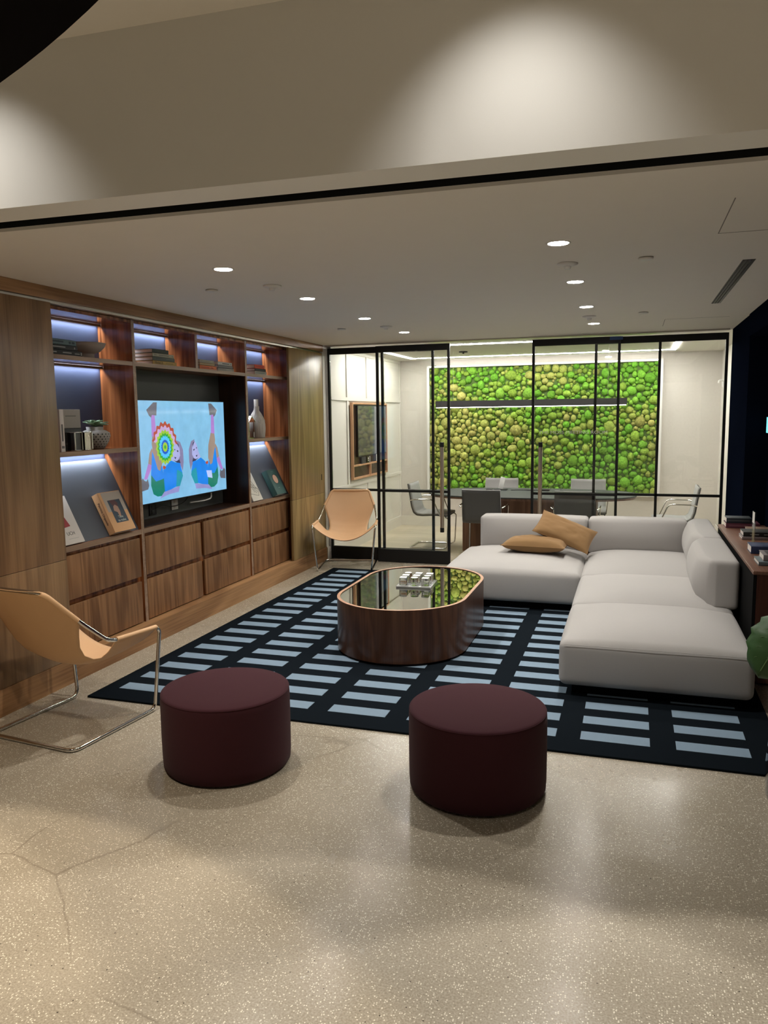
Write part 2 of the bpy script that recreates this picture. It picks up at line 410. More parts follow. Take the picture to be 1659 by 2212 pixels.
# navy wall right, with the console niche and a navy soffit over it
b = MB(); b.box((.90, 7.101, 0), (1.2, 8.20, ZC)); b.box((.90, 8.20, 0), (.96, D, ZC)); struct(b.build('wall_right', M['navy']))
b = MB(); b.box((1.075, 2.62, 0), (1.2, 7.10, ZC)); struct(b.build('wall_right', M['navy']))
b = MB(); b.box((.89, 2.86, 2.25), (1.074, 7.099, ZC-.001)); struct(b.build('trim_navy_soffit', M['navy']))
# meeting room
b = MB(); b.box((XML-.12, D+.03, 0), (XML, YM, ZC)); struct(b.build('wall_meeting_left', M['mwall']))
b = MB(); b.box((XML-.1, YM, 0), (XMR+.1, YM+.1, ZC)); struct(b.build('wall_meeting_back', M['linen']))
b = MB(); b.box((XMR, D, 0), (XMR+.1, YM, ZC)); b.box((.962, D+.0, 0), (XMR, D+.05, ZC)); struct(b.build('wall_meeting_right', M['mwall']))
for nm, a, c in (('baseboard_meeting_left', (XML+.001, D+.03, 0), (XML+.014, YM-.014, .145)), ('baseboard_meeting_back', (XML+.014, YM-.014, 0), (XMR-.014, YM-.001, .145)), ('baseboard_meeting_right', (XMR-.014, D+.06, 0), (XMR-.001, YM-.014, .145))):
    b = MB(); b.box(a, c); struct(b.build(nm, M['mwall']))
# applied battens on the left meeting wall
b = MB()
t = .014
for y in (8.88, 9.62, 10.37, YM-.03): b.box((XML+.001, y-.02, 1.87), (XML+t, y+.02, ZC-.0405))
for y in (8.88, 10.39, YM-.03): b.box((XML+.001, y-.02, .815), (XML+t, y+.02, 1.83))
for y in (8.88, 9.62, 10.39, YM-.03): b.box((XML+.001, y-.02, .146), (XML+t, y+.02, .775))
for z in (.795, 1.85): b.box((XML+.001, D+.04, z-.02), (XML+t, YM-.001, z+.02))
b.box((XML+.001, D+.04, ZC-.04), (XML+t, YM-.001, ZC-.001))
struct(b.build('trim_wall_battens', M['mwall']))

# ceiling strips of the meeting room (one continuous rectangle of light)
M['strip'] = emis('ceiling_strip_light', (1, .97, .92), STRIP_E)
e = empty('ceiling_light', (-1.25, 9.7, ZC), 0, 'rectangular line of white light recessed in the meeting room ceiling', 'light')
b = MB(); z0 = ZC-.006
x0, x1, y0, y1, ww = -3.0, .5, 8.74, 10.68, .055
b.box((x0, y0, z0), (x1, y0+ww, ZC-.001)); b.box((x0, y1-ww, z0), (x1, y1, ZC-.001))
b.box((x0, y0+ww, z0), (x0+ww, y1-ww, ZC-.001)); b.box((x1-ww, y0+ww, z0), (x1, y1-ww, ZC-.001))
b.build('diffuser', M['strip'], e)

# ============================================================ GLAZED FRONT
HB, HT = 2.335, 2.402
def glazed(name, x0, x1, y, mull, label, cat, group, kick=True, th=.032, header=True):
    e = empty(name, ((x0+x1)/2, y, 0), 0, label, cat, group)
    b = MB(); s = .026; hz = HB if header else HB
    b.box((x0, y-th/2, 0.002), (x0+s, y+th/2, HT)); b.box((x1-s, y-th/2, .002), (x1, y+th/2, HT))
    for xm in mull: b.box((xm-.013, y-th/2, .15), (xm+.013, y+th/2, HB))
    b.box((x0+s, y-th/2, .797), (x1-s, y+th/2, .823))
    b.build('frame', M['black'], e)
    b = MB(); b.box((x0+s, y-th/2-.002, HB), (x1-s, y+th/2+.002, HT)); b.build('header', M['black'], e)
    b = MB(); b.box((x0+s, y-th/2-.002, .004), (x1-s, y+th/2+.002, .15)); b.build('kick_plate', M['black'], e)
    b = MB(); b.box((x0+s+.001, y-.003, .1505), (x1-s-.001, y+.003, .7965)); b.box((x0+s+.001, y-.003, .8235), (x1-s-.001, y+.003, HB-.0005)); b.build('glass_pane', M['glassp'], e)
    return e
G = 'glazed panels of the meeting room front'
glazed('glass_panel', -3.306, -2.07, D, [-2.66], 'fixed black-framed glass panel beside the walnut panelling', 'glass panel', G)
glazed('glass_panel', -.383, .868, D, [.242], 'fixed black-framed glass panel next to the navy wall', 'glass panel', G)
dl = glazed('sliding_door', -2.712, -1.88, D-.06, [], 'black-framed glass sliding door left of the open doorway', 'door', 'sliding doors of the meeting room')
dr = glazed('sliding_door', -1.006, -.131, D-.06, [], 'black-framed glass sliding door right of the open doorway with lettering', 'door', 'sliding doors of the meeting room')
for e, hx in ((dl, -1.955), (dr, -.905)):
    h = MB(); h.cyl((hx, D-.125, .42), .021, .88, 20); ho = h.build('handle', M['steel'], e)
    h = MB(); h.cyl((hx, D-.125, .37), .0225, .05, 20); h.cyl((hx, D-.125, 1.30), .0225, .05, 20); h.build('end_cap', M['black'], ho)
    h = MB()
    for z in (.44, 1.27): h.tube([(hx, D-.125, z), (hx, D-.064, z)], .008)
    h.build('mounting_post', M['black'], ho)
text_mesh('lettering', 'THE MOSS MEETING ROOM', .045, mat('white_vinyl', (.62, .62, .58), .6), dr, frame_m(Vector((-.585, D-.0652, 1.448))-Vector(dr.location), (1, 0, 0), (0, 0, 1)), wide=.69)
b = MB(); b.box((-3.306, D-.085, ZC-.014), (.868, D+.03, ZC-.0005)); struct(b.build('trim_door_track', M['alu']))
b = MB(); b.box((-.238, D-.0805, 2.368), (-.112, D-.0785, 2.400)); tag(b.build('tape_strip', M['blue_tape']), 'strip of blue tape stuck on the black glass front header', 'tape')

# ============================================================ WALNUT STORAGE WALL
YE = 8.19
b = MB(); b.box((-3.69, 2.64, 0), (XL, YE, .155)); struct(b.build('baseboard_walnut', M['walnut_h']))
b = MB(); b.box((-3.69, 2.83, 2.36), (XL, YE, ZC-.001)); struct(b.build('trim_walnut_fascia', M['walnut_h']))
b = MB(); b.box((-3.392, 2.83, 2.343), (-3.345, YE-.02, 2.359)); struct(b.build('trim_panel_track', M['alu']))
def panel(y0, y1, label, pull=None, m_=None):
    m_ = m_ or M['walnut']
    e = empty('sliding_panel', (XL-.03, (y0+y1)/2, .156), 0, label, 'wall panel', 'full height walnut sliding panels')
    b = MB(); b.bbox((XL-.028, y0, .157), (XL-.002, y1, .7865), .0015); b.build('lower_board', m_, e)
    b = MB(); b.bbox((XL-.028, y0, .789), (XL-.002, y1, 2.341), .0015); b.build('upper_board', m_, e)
    if pull:
        b = MB(); b.box((XL-.0025, pull-.012, .935), (XL-.0008, pull+.006, 1.0)); b.build('finger_pull', M['black'], e)
panel(2.66, 3.905, 'full height walnut panel left of the shelves, behind the front leather chair')
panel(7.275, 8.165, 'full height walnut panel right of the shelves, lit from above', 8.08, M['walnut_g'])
XK = -3.676
LS = []
def led(e, y0, y1, z, powr):
    """strip light under a shelf at its rear edge"""
    b = MB(); b.box((XK+.014, y0+.01, z-.007), (XK+.026, y1-.01, z-.0005)); b.build('led_strip', M['led'], e)
    b = MB(); b.box((XK+.0265, y0+.005, z-.018), (XK+.032, y1-.005, z-.0005)); b.build('light_baffle', M['walnut_e'], e)
    lamp('led_light', 'AREA', (XK+.020, (y0+y1)/2, z-.009), powr, COOL, e, (0, .15, 0), shape='RECTANGLE', size=.008, size_y=y1-y0-.03, spread=math.radians(120))
M['led'] = emis('shelf_led', (.75, .85, 1), 6)
ZS = [(.81, .845), (1.415, 1.445), (2.022, 2.05)]
def drawers(e, cols):
    for (a, c) in cols:
        for (z0, z1) in ((.5, .785), (.163, .463)):
            b = MB(); b.bbox((XB-.02, a, z0), (XB-.001, c, z1), .0015); b.build('drawer', M['walnut_d'], e)
def unit(name, y0, y1, label, tv=False, cols=(), th=.0165):
    e = empty(name, ((XB+XK)/2, (y0+y1)/2, .156), 0, label, 'shelf unit', 'shelf units of the walnut storage wall')
    for k, (a, c) in enumerate(((y0, y0+th), (y1-th, y1))):
        b = MB(); b.box((XK-.01, a, .156), (XB-.001, c, 2.341)); sp = b.build('side_panel', M['walnut_r'], e)
        b = MB(); b.box((XB-.001, a, .156), (XB, c, 2.341)); b.build('edge_band', M['walnut_e'], sp)
    a, c = y0+th+.0005, y1-th-.0005
    b = MB(); b.box((XK-.01, a, .85), (XK, c, 2.34)); b.build('back_panel', M['tvback'] if tv else M['bayback'], e)
    if tv: b = MB(); b.box((XK, a, 2.0505), (XK+.002, c, 2.3195)); b.build('upper_back_panel', M['bayback'], e)
    b = MB(); b.box((XK, a, 2.32), (XB-.004, c, 2.341)); b.build('top_board', M['walnut_r'], e)
    b = MB(); b.box((XB-.14, a, .157), (XB-.03, c, .808)); b.build('carcass', M['walnut_r'], e)
    zz = [ZS[0], ZS[2]] if tv else ZS
    for z0, z1 in zz:
        b = MB(); b.box((XK+.0005, a, z0), (XB-.006, c, z1)); sh = b.build('counter' if z0 < 1 else 'shelf', M['walnut_r'], e)
        b = MB(); b.box((XB-.006, a, z0), (XB-.0015, c, z1)); b.build('edge_band', M['walnut_e'], sh)
    if tv:
        ym = (y0+y1)/2; b = MB(); b.box((XK, ym-.016, 2.0505), (XB-.006, ym+.016, 2.3195)); dv = b.build('divider', M['walnut_r'], e)
        b = MB(); b.box((XB-.006, ym-.016, 2.0505), (XB-.0015, ym+.016, 2.3195)); b.build('edge_band', M['walnut_e'], dv)
        for yy in (a, c-.004):
            b = MB(); b.box((XK+.001, yy, .8455), (XB-.008, yy+.004, 2.0215)); b.build('niche_shade_sheet', M['niche_shade'], e)  # added dark sheet standing in for shade on the walnut side
        b = MB(); b.box((XK+.001, a+.0045, .8455), (XB-.03, c-.0045, .848)); b.build('counter_shade_sheet', M['niche_shade'], e)
        led(e, a, ym-.016, 2.32, SHELF_W); led(e, ym+.016, c, 2.32, SHELF_W)
    else:
        led(e, a, c, 2.32, SHELF_W); led(e, a, c, 2.022, SHELF_W); led(e, a, c, 1.415, SHELF_W*1.2)
        # sloping display board from the back of the shelf above to the front of the counter
        b = MB(); P = [(-3.418, .846), (-3.668, 1.36), (-3.674, 1.36), (-3.436, .846)]
        n4 = [(x, a+.001, z) for x, z in P]+[(x, c-.001, z) for x, z in P]
        b.add(n4, [(0, 1, 2, 3), (7, 6, 5, 4)]+[(i, 4+i, 4+(i+1) % 4, (i+1) % 4) for i in range(4)]); b.build('display_board', M['display'], e)
    drawers(e, cols)
    return e
unit('shelf_unit', 3.855, 4.81, 'left shelf unit with succulent, bowl and sloping book display', cols=[(3.875, 4.768)])
U2 = unit('shelf_unit', 4.8105, 6.505, 'wide middle shelf unit with television niche and four drawers', True, [(4.835, 5.605), (5.655, 6.462)])
unit('shelf_unit', 6.5055, 7.42, 'right shelf unit with two bottle vases and green book', cols=[(6.53, 7.36)])

# ============================================================ TELEVISION
TVX = -3.55
tv = empty('television', (TVX, 5.63, .99), 0, 'large wall mounted television showing a colourful picture of two posing women', 'television')
b = MB(); b.bbox((TVX-.035, 4.915, .985), (TVX-.001, 6.345, 1.795), .004); b.build('casing', M['black'], tv)
b = MB(); b.box((TVX-.124, 5.4, 1.2), (TVX-.036, 5.86, 1.6)); b.build('wall_bracket', M['black'], tv)
def em2(name, srgb, s=.85):
    c = [((v/255)/12.92 if v/255 <= .04045 else ((v/255+.055)/1.055)**2.4) for v in srgb]
    m, n, l, p = nt(name)
    p.inputs['Base Color'].default_value = (.01, .01, .01, 1); p.inputs['Roughness'].default_value = .08
    tc = n.new('ShaderNodeTexCoord'); nz = n.new('ShaderNodeTexNoise'); nz.inputs['Scale'].default_value = 9; nz.inputs['Detail'].default_value = 6
    l.new(tc.outputs['Object'], nz.inputs['Vector']); mx = n.new('ShaderNodeMix'); mx.data_type = 'RGBA'
    mx.inputs['A'].default_value = rgb([x*.82 for x in c]); mx.inputs['B'].default_value = rgb([min(1, x*1.2) for x in c])
    l.new(nz.outputs['Fac'], mx.inputs['Factor']); l.new(mx.outputs['Result'], p.inputs['Emission Color'])
    p.inputs['Emission Strength'].default_value = s
    return m
TVC = {'bg': (126, 182, 218), 'shoe': (98, 98, 108), 'lilac': (165, 120, 195), 'skin': (150, 130, 120), 'arm': (140, 140, 195), 'blue': (28, 125, 225), 'green': (22, 118, 100), 'teal': (35, 145, 165), 'hair': (128, 122, 158), 'face': (165, 168, 218), 'dk': (60, 55, 85), 'red': (170, 72, 58), 'pink': (190, 160, 205), 'lime': (150, 190, 60), 'gr2': (45, 160, 60), 'sky': (80, 185, 245), 'nav': (30, 85, 190), 'card': (175, 190, 240)}
KEYS = list(TVC)
import sys
tvm = [em2('screen_'+k, TVC[k]) for k in KEYS]
CAMP = dict(f=1674.05, yaw=-.3099, pitch=-.1243, roll=-.0128)
TVPOLY = [
    ('hair', [(5.544, 1.468), (5.596, 1.452), (5.636, 1.386), (5.638, 1.286), (5.621, 1.212), (5.597, 1.249), (5.555, 1.276), (5.538, 1.39)]),
    ('face', [(5.504, 1.411), (5.534, 1.449), (5.584, 1.413), (5.588, 1.339), (5.547, 1.292), (5.495, 1.3), (5.453, 1.312), (5.482, 1.354)]),
    ('dk', [(5.542, 1.449), (5.57, 1.414), (5.583, 1.398), (5.568, 1.438)]),
    ('dk', [(5.544, 1.388), (5.568, 1.382), (5.564, 1.37), (5.547, 1.375)]),
    ('dk', [(5.508, 1.399), (5.522, 1.396), (5.52, 1.386), (5.508, 1.389)]),
    ('dk', [(5.502, 1.334), (5.533, 1.329), (5.515, 1.314)]),
    ('dk', [(5.487, 1.308), (5.53, 1.298), (5.575, 1.31), (5.591, 1.279), (5.546, 1.282)]),
    ('skin', [(5.197, 1.42), (5.162, 1.38), (5.139, 1.298), (5.201, 1.282), (5.221, 1.377)]),
    ('lilac', [(5.141, 1.303), (5.193, 1.281), (5.118, 1.182), (5.075, 1.183)]),
    ('shoe', [(5.036, 1.172), (5.061, 1.195), (5.078, 1.176), (5.105, 1.166), (5.126, 1.185), (5.139, 1.131), (5.123, 1.104), (5.037, 1.094)]),
    ('blue', [(5.199, 1.392), (5.266, 1.285), (5.323, 1.277), (5.351, 1.16), (5.23, 1.151), (5.169, 1.208)]),
    ('green', [(5.171, 1.212), (5.231, 1.156), (5.297, 1.164), (5.352, 1.174), (5.348, 1.064), (5.303, 1.035), (5.245, 1.036), (5.19, 1.06), (5.164, 1.129)]),
    ('arm', [(5.338, 1.065), (5.477, 1.081), (5.567, 1.097), (5.545, 1.045), (5.404, 1.039), (5.276, 1.017)]),
    ('blue', [(5.337, 1.242), (5.408, 1.286), (5.452, 1.307), (5.512, 1.289), (5.582, 1.28), (5.613, 1.193), (5.513, 1.092), (5.433, 1.075), (5.347, 1.064)]),
    ('teal', [(5.533, 1.229), (5.603, 1.204), (5.618, 1.173), (5.566, 1.092), (5.511, 1.09)]),
    ('skin', [(5.209, 1.512), (5.271, 1.515), (5.318, 1.41), (5.329, 1.295), (5.295, 1.236), (5.263, 1.248), (5.21, 1.382), (5.198, 1.452)]),
    ('lilac', [(5.207, 1.674), (5.254, 1.674), (5.267, 1.513), (5.204, 1.506)]),
    ('shoe', [(5.148, 1.713), (5.243, 1.771), (5.293, 1.772), (5.278, 1.669), (5.219, 1.675), (5.207, 1.653), (5.179, 1.67)]),
    ('red', [(5.335, 1.271), (5.352, 1.273), (5.38, 1.259), (5.358, 1.243), (5.333, 1.25)]),
]

tb = MB(); layer = [0]
def tpoly(pts, k, dz=None):
    layer[0] += 1; x = TVX + .0002 + layer[0]*.00004
    n_ = len(pts); tb.add([(x, y, z) for y, z in pts], [tuple(range(n_))], KEYS.index(k))
tpoly([(4.925, .995), (6.335, .995), (6.335, 1.785), (4.925, 1.785)], 'bg')
YC = 5.68
for mirror in (False, True):
    for k, pts in TVPOLY:
        if mirror and k in ('card',): continue
        q = [((2*YC-y) if mirror else y, z) for y, z in pts]
        q = [(max(4.926, min(6.334, y)), max(.996, min(1.784, z))) for y, z in q]
        tpoly(q, k)
ky, kz = 5.377, 1.42
def ring(ry, rz, k, wav=.06, nw=18, a0=0, a1=360):
    pts = []
    N = 144
    for i in range(N+1 if a1-a0 < 360 else N):
        a = math.radians(a0+(a1-a0)*i/N); q = 1+wav*math.sin(nw*a)
        pts.append((ky+ry*q*math.cos(a), kz+rz*q*math.sin(a)))
    if a1-a0 < 360: pts.append((ky, kz))
    tpoly(pts, k)
ring(.172, .195, 'red', .05, 18, 5, 165); ring(.150, .165, 'pink', .05, 18, 5, 165)
for r, k in ((.120, 'lime'), (.098, 'gr2'), (.080, 'sky'), (.052, 'nav'), (.034, 'lime'), (.014, 'gr2')): ring(r, r*1.1, k)
tpoly([(5.99, 1.19), (6.08, 1.185), (6.09, 1.115), (6.01, 1.13)], 'card')
tb.build('screen', tvm, tv)
# sockets and cables under the television
def plate(y0, y1, z0, z1, m, label):
    e = empty('wall_outlet', (XK, (y0+y1)/2, z0), 0, label, 'outlet', 'wall outlets under the television')
    b = MB(); b.bbox((XK+.0005, y0, z0), (XK+.008, y1, z1), .002); b.build('plate', m, e)
    b = MB()
    for k in range(2): b.bbox((XK+.008, (y0+y1)/2-.018, z0+.012+k*.044), (XK+.011, (y0+y1)/2+.018, z0+.042+k*.044), .001)
    b.build('socket', M['dark_rub'] if m is M['black'] else M['paper'], e)
plate(5.30, 5.395, .872, .968, M['black'], 'black wall outlet below the television, left of the white one')
plate(5.615, 5.71, .88, .978, M['white'], 'white wall outlet below the middle of the television')
tag(tube_obj('power_cable', [(XK+.03, 5.35, .93), (XK+.04, 5.43, .945), (XK+.04, 5.55, .92), (XK+.03, 5.66, .915), (XK+.05, 5.74, .935), (XK+.06, 5.8, .984)], .004, M['black'], None, .04), 'thin black cable looping between the outlets under the television', 'cable')
tag(tube_obj('signal_cable', [(XK+.09, 6.12, .982), (XK+.09, 6.12, .93), (XK+.07, 6.04, .918), (XK+.03, 5.86, .918)], .006, M['white'], None, .05), 'white cable hanging in a curve below the television right end', 'cable')

# ============================================================ BOOKS AND SHELF OBJECTS
_mc = {}
def cmat(c, rough=.6):
    k = (tuple(c), rough)
    if k not in _mc: _mc[k] = mat('printed_cover', c, rough, var=.04)
    return _mc[k]
def book(W, H, T, cov, label, group=None, T0=None, spine_bars=None, barcol=(.7, .7, .65), title=None, tsize=.012, name='book', pages=True):
    """spine on the -X side, running along Y, cover up; origin bottom centre"""
    e = bpy.data.objects.new(name, None); COL.objects.link(e); e.empty_display_size = .05; tag(e, label, 'book', group)
    c = cmat(cov); b = MB(); h = .003
    b.bbox((-W/2, -H/2, 0), (W/2, H/2, h), .0012); b.bbox((-W/2, -H/2, T-h), (W/2, H/2, T), .0012); b.bbox((-W/2, -H/2, 0), (-W/2+h, H/2, T), .0012)
    b.build('cover', c, e, world=False)
    b = MB(); b.box((-W/2+h, -H/2+.004, h), (W/2-.005, H/2-.004, T-h)); b.build('pages', M['paper'], e, world=False)
    if spine_bars:
        for (p, q, zz, hh) in spine_bars:
            b = MB(); b.box((-W/2-.0006, H/2-p*H, T*zz-hh*T/2), (-W/2-.0001, H/2-q*H, T*zz+hh*T/2)); b.build('spine_print', cmat(barcol), e, world=False)
    if title: text_mesh('spine_title', title[0], tsize, cmat(title[1]), e, frame_m((-W/2-.0003, H/2-title[2]*H, T*.5), (0, -1, 0), (0, 0, 1)))
    if T0 is not None: e.matrix_basis = T0
    return e
def shelf_stack(y_left, z, specs, group, xs=-3.43):
    """books lying flat, spine to the room; specs bottom first"""
    for s in specs:
        L = s['L']; T = s['T']; W = s.get('W', .17); y0 = y_left+s.get('dy', 0)
        m_ = Matrix.Translation((xs-W/2-s.get('dx', 0), y0+L/2, z)) @ Matrix.Rotation(PI+s.get('r', 0), 4, 'Z')
        book(W, L, T, s['c'], s['label'], group, m_, s.get('bars'), s.get('bc', (.7, .7, .65)), s.get('title'), s.get('ts', .012))
        z += T+.0006
z3 = 2.0504
shelf_stack(3.96, z3, [
    dict(L=.37, T=.037, c=(.008, .009, .010), label='thick black book at the bottom of the stack beside the bowl', bars=[(.15, .35, .55, .18), (.5, .72, .55, .18), (.80, .93, .5, .15), (.955, .985, .55, .5)], bc=(.35, .35, .34)),
    dict(L=.325, T=.03, c=(.010, .011, .013), label='black book in the middle of the stack beside the bowl', bars=[(.3, .65, .55, .2), (.9, .93, .5, .4)], bc=(.35, .35, .34)),
    dict(L=.315, T=.034, c=(.10, .16, .18), label='grey-teal book on top of the stack beside the bowl', bars=[(.2, .62, .55, .3), (.78, .84, .5, .4), (.87, .95, .5, .4)], bc=(.03, .05, .07))], 'books lying beside the bowl', -3.45)
# footed bowl
b = MB(); pr = [(.0, 0), (.058, 0), (.060, .004), (.058, .03), (.060, .037), (.095, .050), (.124, .078), (.135, .105), (.130, .106), (.117, .082), (.085, .058), (0, .048)]
b.lathe(pr, 56, c=(-3.53, 4.46, z3)); tag(b.build('footed_bowl', M['ceramic_w']), 'wide beige footed bowl on the top left shelf', 'bowl')
# middle shelf, left unit
z2 = 1.4454
e = book(.15, .265, .040, (.62, .56, .52), 'tall cream book standing upright at the left end of the shelf', None, Matrix.Translation((-3.402-.075, 4.018, z2+.1335)) @ frame_m((0, 0, 0), (-1, 0, 0), (0, 0, 1)), [(.35, .75, .5, .35), (.86, .92, .5, .6)], (.12, .11, .11))
e = empty('boxed_books', (-3.56, 4.25, z2), 0, 'grey slipcase with black lower half behind the mirrored frames', 'book box')
b = MB(); b.bbox((-3.60, 4.117, z2+.0005), (-3.50, 4.335, z2+.145), .003); b.build('lower_box', M['black'], e)
b = MB(); b.bbox((-3.60, 4.117, z2+.1455), (-3.50, 4.335, z2+.268), .003); u = b.build('upper_box', cmat((.32, .29, .26)), e)
b = MB(); b.box((-3.4995, 4.19, z2+.222), (-3.499, 4.29, z2+.228)); b.build('cover_print', cmat((.14, .13, .12)), u)
b = MB(); b.box((-3.4995, 4.16, z2+.04), (-3.499, 4.20, z2+.05)); b.build('label', cmat((.3, .28, .25)), e)
def cube_frame(y, x, m1, label):
    e = empty('mirrored_block', (x, y, z2), 0, label, 'ornament', 'mirrored blocks on the left shelf')
    b = MB(); b.bbox((x-.035, y-.037, z2+.0005), (x+.035, y+.037, z2+.006), .002); b.bbox((x-.035, y-.037, z2+.116), (x+.035, y+.037, z2+.121), .002)
    for sx in (-1, 1):
        for sy in (-1, 1): b.box((x+sx*.035-.003, y+sy*.035-.003, z2+.006), (x+sx*.035+.003, y+sy*.035+.003, z2+.116))
    b.build('frame', M['chrome'], e)
    b = MB(); b.box((x-.031, y-.031, z2+.0065), (x+.031, y+.031, z2+.1155)); b.build('block', m1, e)
M['wavy'] = mat('rippled_silver', (.62, .58, .52), .12, 1, bump=1.0, bscale=60)
cube_frame(4.205, -3.455, M['screen_off'], 'dark mirrored block with silver edges on the left shelf')
cube_frame(4.29, -3.445, M['wavy'], 'rippled silver block next to the dark mirrored one')
# patterned vase with succulent
e = empty('succulent_pot', (-3.52, 4.50, z2), 0, 'pierced stone coloured vase holding a green succulent', 'plant pot')
prof = [(0, 0), (.052, 0), (.060, .004), (.088, .05), (.100, .088), (.097, .108), (.072, .124), (.054, .130), (.057, .150), (.050, .150), (.048, .128), (0, .12)]
b = MB(); b.lathe(prof, 56, c=(-3.52, 4.50, z2+.0005)); b.build('vase', M['ceramic'], e)
b = MB()
for k in range(6):
    for i in range(22):
        a = 2*PI*(i+.5*(k % 2))/22; zz = z2+.018+k*.0165; f = (zz-z2)
        r = np.interp(f, [0, .004, .05, .088, .108], [.052, .060, .088, .100, .097])+.0006
        t1 = Vector((-math.sin(a), math.cos(a), 0)); c0 = Vector((-3.52+r*math.cos(a), 4.5+r*math.sin(a), zz))
        up = Vector((0, 0, 1)); w_ = .0042*r/.09
        b.add([c0-t1*w_*1.3, c0-up*.0062, c0+t1*w_*1.3, c0+up*.0062], [(0, 1, 2, 3)])
b.build('piercing', M['black'], e)
def leafm(b, base, az, L, W, up, droop=.2, mi=0, fold=.25):
    d = Vector((math.cos(az), math.sin(az), 0)); sd = Vector((-math.sin(az), math.cos(az), 0)); vs = []
    N = 7
    for i in range(N+1):
        t = i/N; c = Vector(base)+d*L*t*math.cos(up)+Vector((0, 0, L*(math.sin(up)*t-droop*t*t)))
        wd = W*math.sin(PI*(t*.93+.07)**.8)*.5
        vs += [c-sd*wd+Vector((0, 0, fold*wd)), c, c+sd*wd+Vector((0, 0, fold*wd))]
    fs = []
    for i in range(N):
        for j in (0, 1): fs.append((i*3+j, i*3+j+1, i*3+3+j+1, i*3+3+j))
    b.add(vs, fs, mi, True)
for k in range(13):
    b = MB(); az = k*2.4; upa = .25+.06*k
    leafm(b, (-3.52, 4.50, z2+.148), az, .115-.004*k, .045, upa, .1, fold=.5); b.build('leaf', M['leafp'], e, thick=.004)
# leaning books on the sloping boards
dsl = Vector((-.25, 0, .514)).normalized(); nsl = Vector((.514, 0, .25)).normalized()
def lean(yc, W, H, T, cov, label, name='book'):
    base = Vector((-3.418, yc, .8465)) + nsl*.0008
    ctr = base + dsl*(H/2+.001)
    mt = frame_m(ctr, (0, 1, 0), dsl)
    e = book(W, H, T, cov, label, 'books leaning on the sloping boards', mt, name=name)
    return e
def cov_rect(e, x0, x1, y0, y1, z, col, name='cover_print', mat_=None):
    b = MB(); b.box((x0, y0, z+.0002), (x1, y1, z+.0007)); return b.build(name, mat_ or cmat(col), e, world=False)
e = lean(4.06, .26, .33, .016, (.62, .57, .52), 'white book with a red coat on its cover, half hidden by the walnut panel'); T = .016
b = MB(); b.add([(-.09, .06, T+.0006), (.025, .07, T+.0006), (.06, -.045, T+.0006), (-.09, -.06, T+.0006)], [(3, 2, 1, 0)][::-1]); 
b.f = [[3, 2, 1, 0]]; b.build('cover_picture', cmat((.30, .015, .02)), e, world=False)
text_mesh('cover_title', 'UCH', .034, cmat((.05, .05, .05)), e, Matrix.Translation((.035, -.095, T+.0005)))
cov_rect(e, .0, .09, -.131, -.129, T, (.3, .3, .3))
T = .055
e = lean(4.575, .235, .30, T, (.66, .36, .16), 'orange book with a portrait on its cover leaning on the left sloping board')
cov_rect(e, -.09, .115, .0, .146, T, (.42, .37, .31)); cov_rect(e, -.055, .078, -.085, .085, T+.0006, (.012, .03, .055))
b = MB(); zz = T+.0018; b.add([(-.02, .035, zz), (.005, .05, zz), (.028, .03, zz), (.03, -.005, zz), (.02, -.045, zz), (.0, -.04, zz), (.0, -.01, zz), (-.03, .005, zz)], [tuple(range(8))[::-1]]); b.f = [list(range(8))[::-1]]; b.build('cover_portrait', cmat((.42, .24, .17)), e, world=False)
b = MB(); b.add([(-.04, .083, zz), (-.02, .035, zz+.0001), (.0, .05, zz+.0001), (.03, .03, zz+.0001), (.04, .06, zz), (.02, .084, zz)], [tuple(range(6))[::-1]]); b.f = [list(range(6))]; b.build('cover_hair', cmat((.07, .012, .02)), e, world=False)
text_mesh('cover_title', 'Time', .026, cmat((.55, .6, .55)), e, Matrix.Translation((.01, -.045, zz+.0004)))
text_mesh('cover_title', 'to make', .026, cmat((.55, .6, .55)), e, Matrix.Translation((.01, -.070, zz+.0004)))
text_mesh('spine_title', 'Patricia Urquiola', .024, cmat((.04, .02, .02)), e, frame_m((-.1185, .0, T*.5), (0, -1, 0), (0, 0, 1)), wide=.165)
T = .012
e = lean(6.69, .20, .29, T, (.70, .66, .58), 'white book with a black line drawing, right of the television')
b = MB()
for (x0_, y0_, x1_, y1_) in [(-.08, .06, .0, .09), (0, .09, .06, -.02), (-.05, .07, .0, -.06), (-.02, .05, .03, -.07), (.0, .03, .06, -.06), (.03, .02, .085, -.04), (-.08, -.07, .05, -.1), (.05, -.1, .088, -.04), (-.03, .0, .088, -.03)]:
    b.tube([(x0_, y0_, T+.0006), (x1_, y1_, T+.0006)], .0012, 6)
b.build('cover_drawing', M['black'], e, world=False)
T = .06
e = lean(7.13, .215, .27, T, (.045, .115, .105), 'thick green book with a pink circle leaning on the right sloping board')
b = MB(); b.cyl((0, .03, T), .052, .0008, 40); b.build('cover_emblem', M['black'], e, world=False)
b = MB(); b.cyl((0, .03, T+.0008), .047, .0008, 40); b.build('cover_emblem', cmat((.72, .45, .33)), e, world=False)
cov_rect(e, -.03, .03, .112, .116, T, (.15, .25, .22)); cov_rect(e, -.018, .018, -.067, -.062, T, (.2, .3, .27))
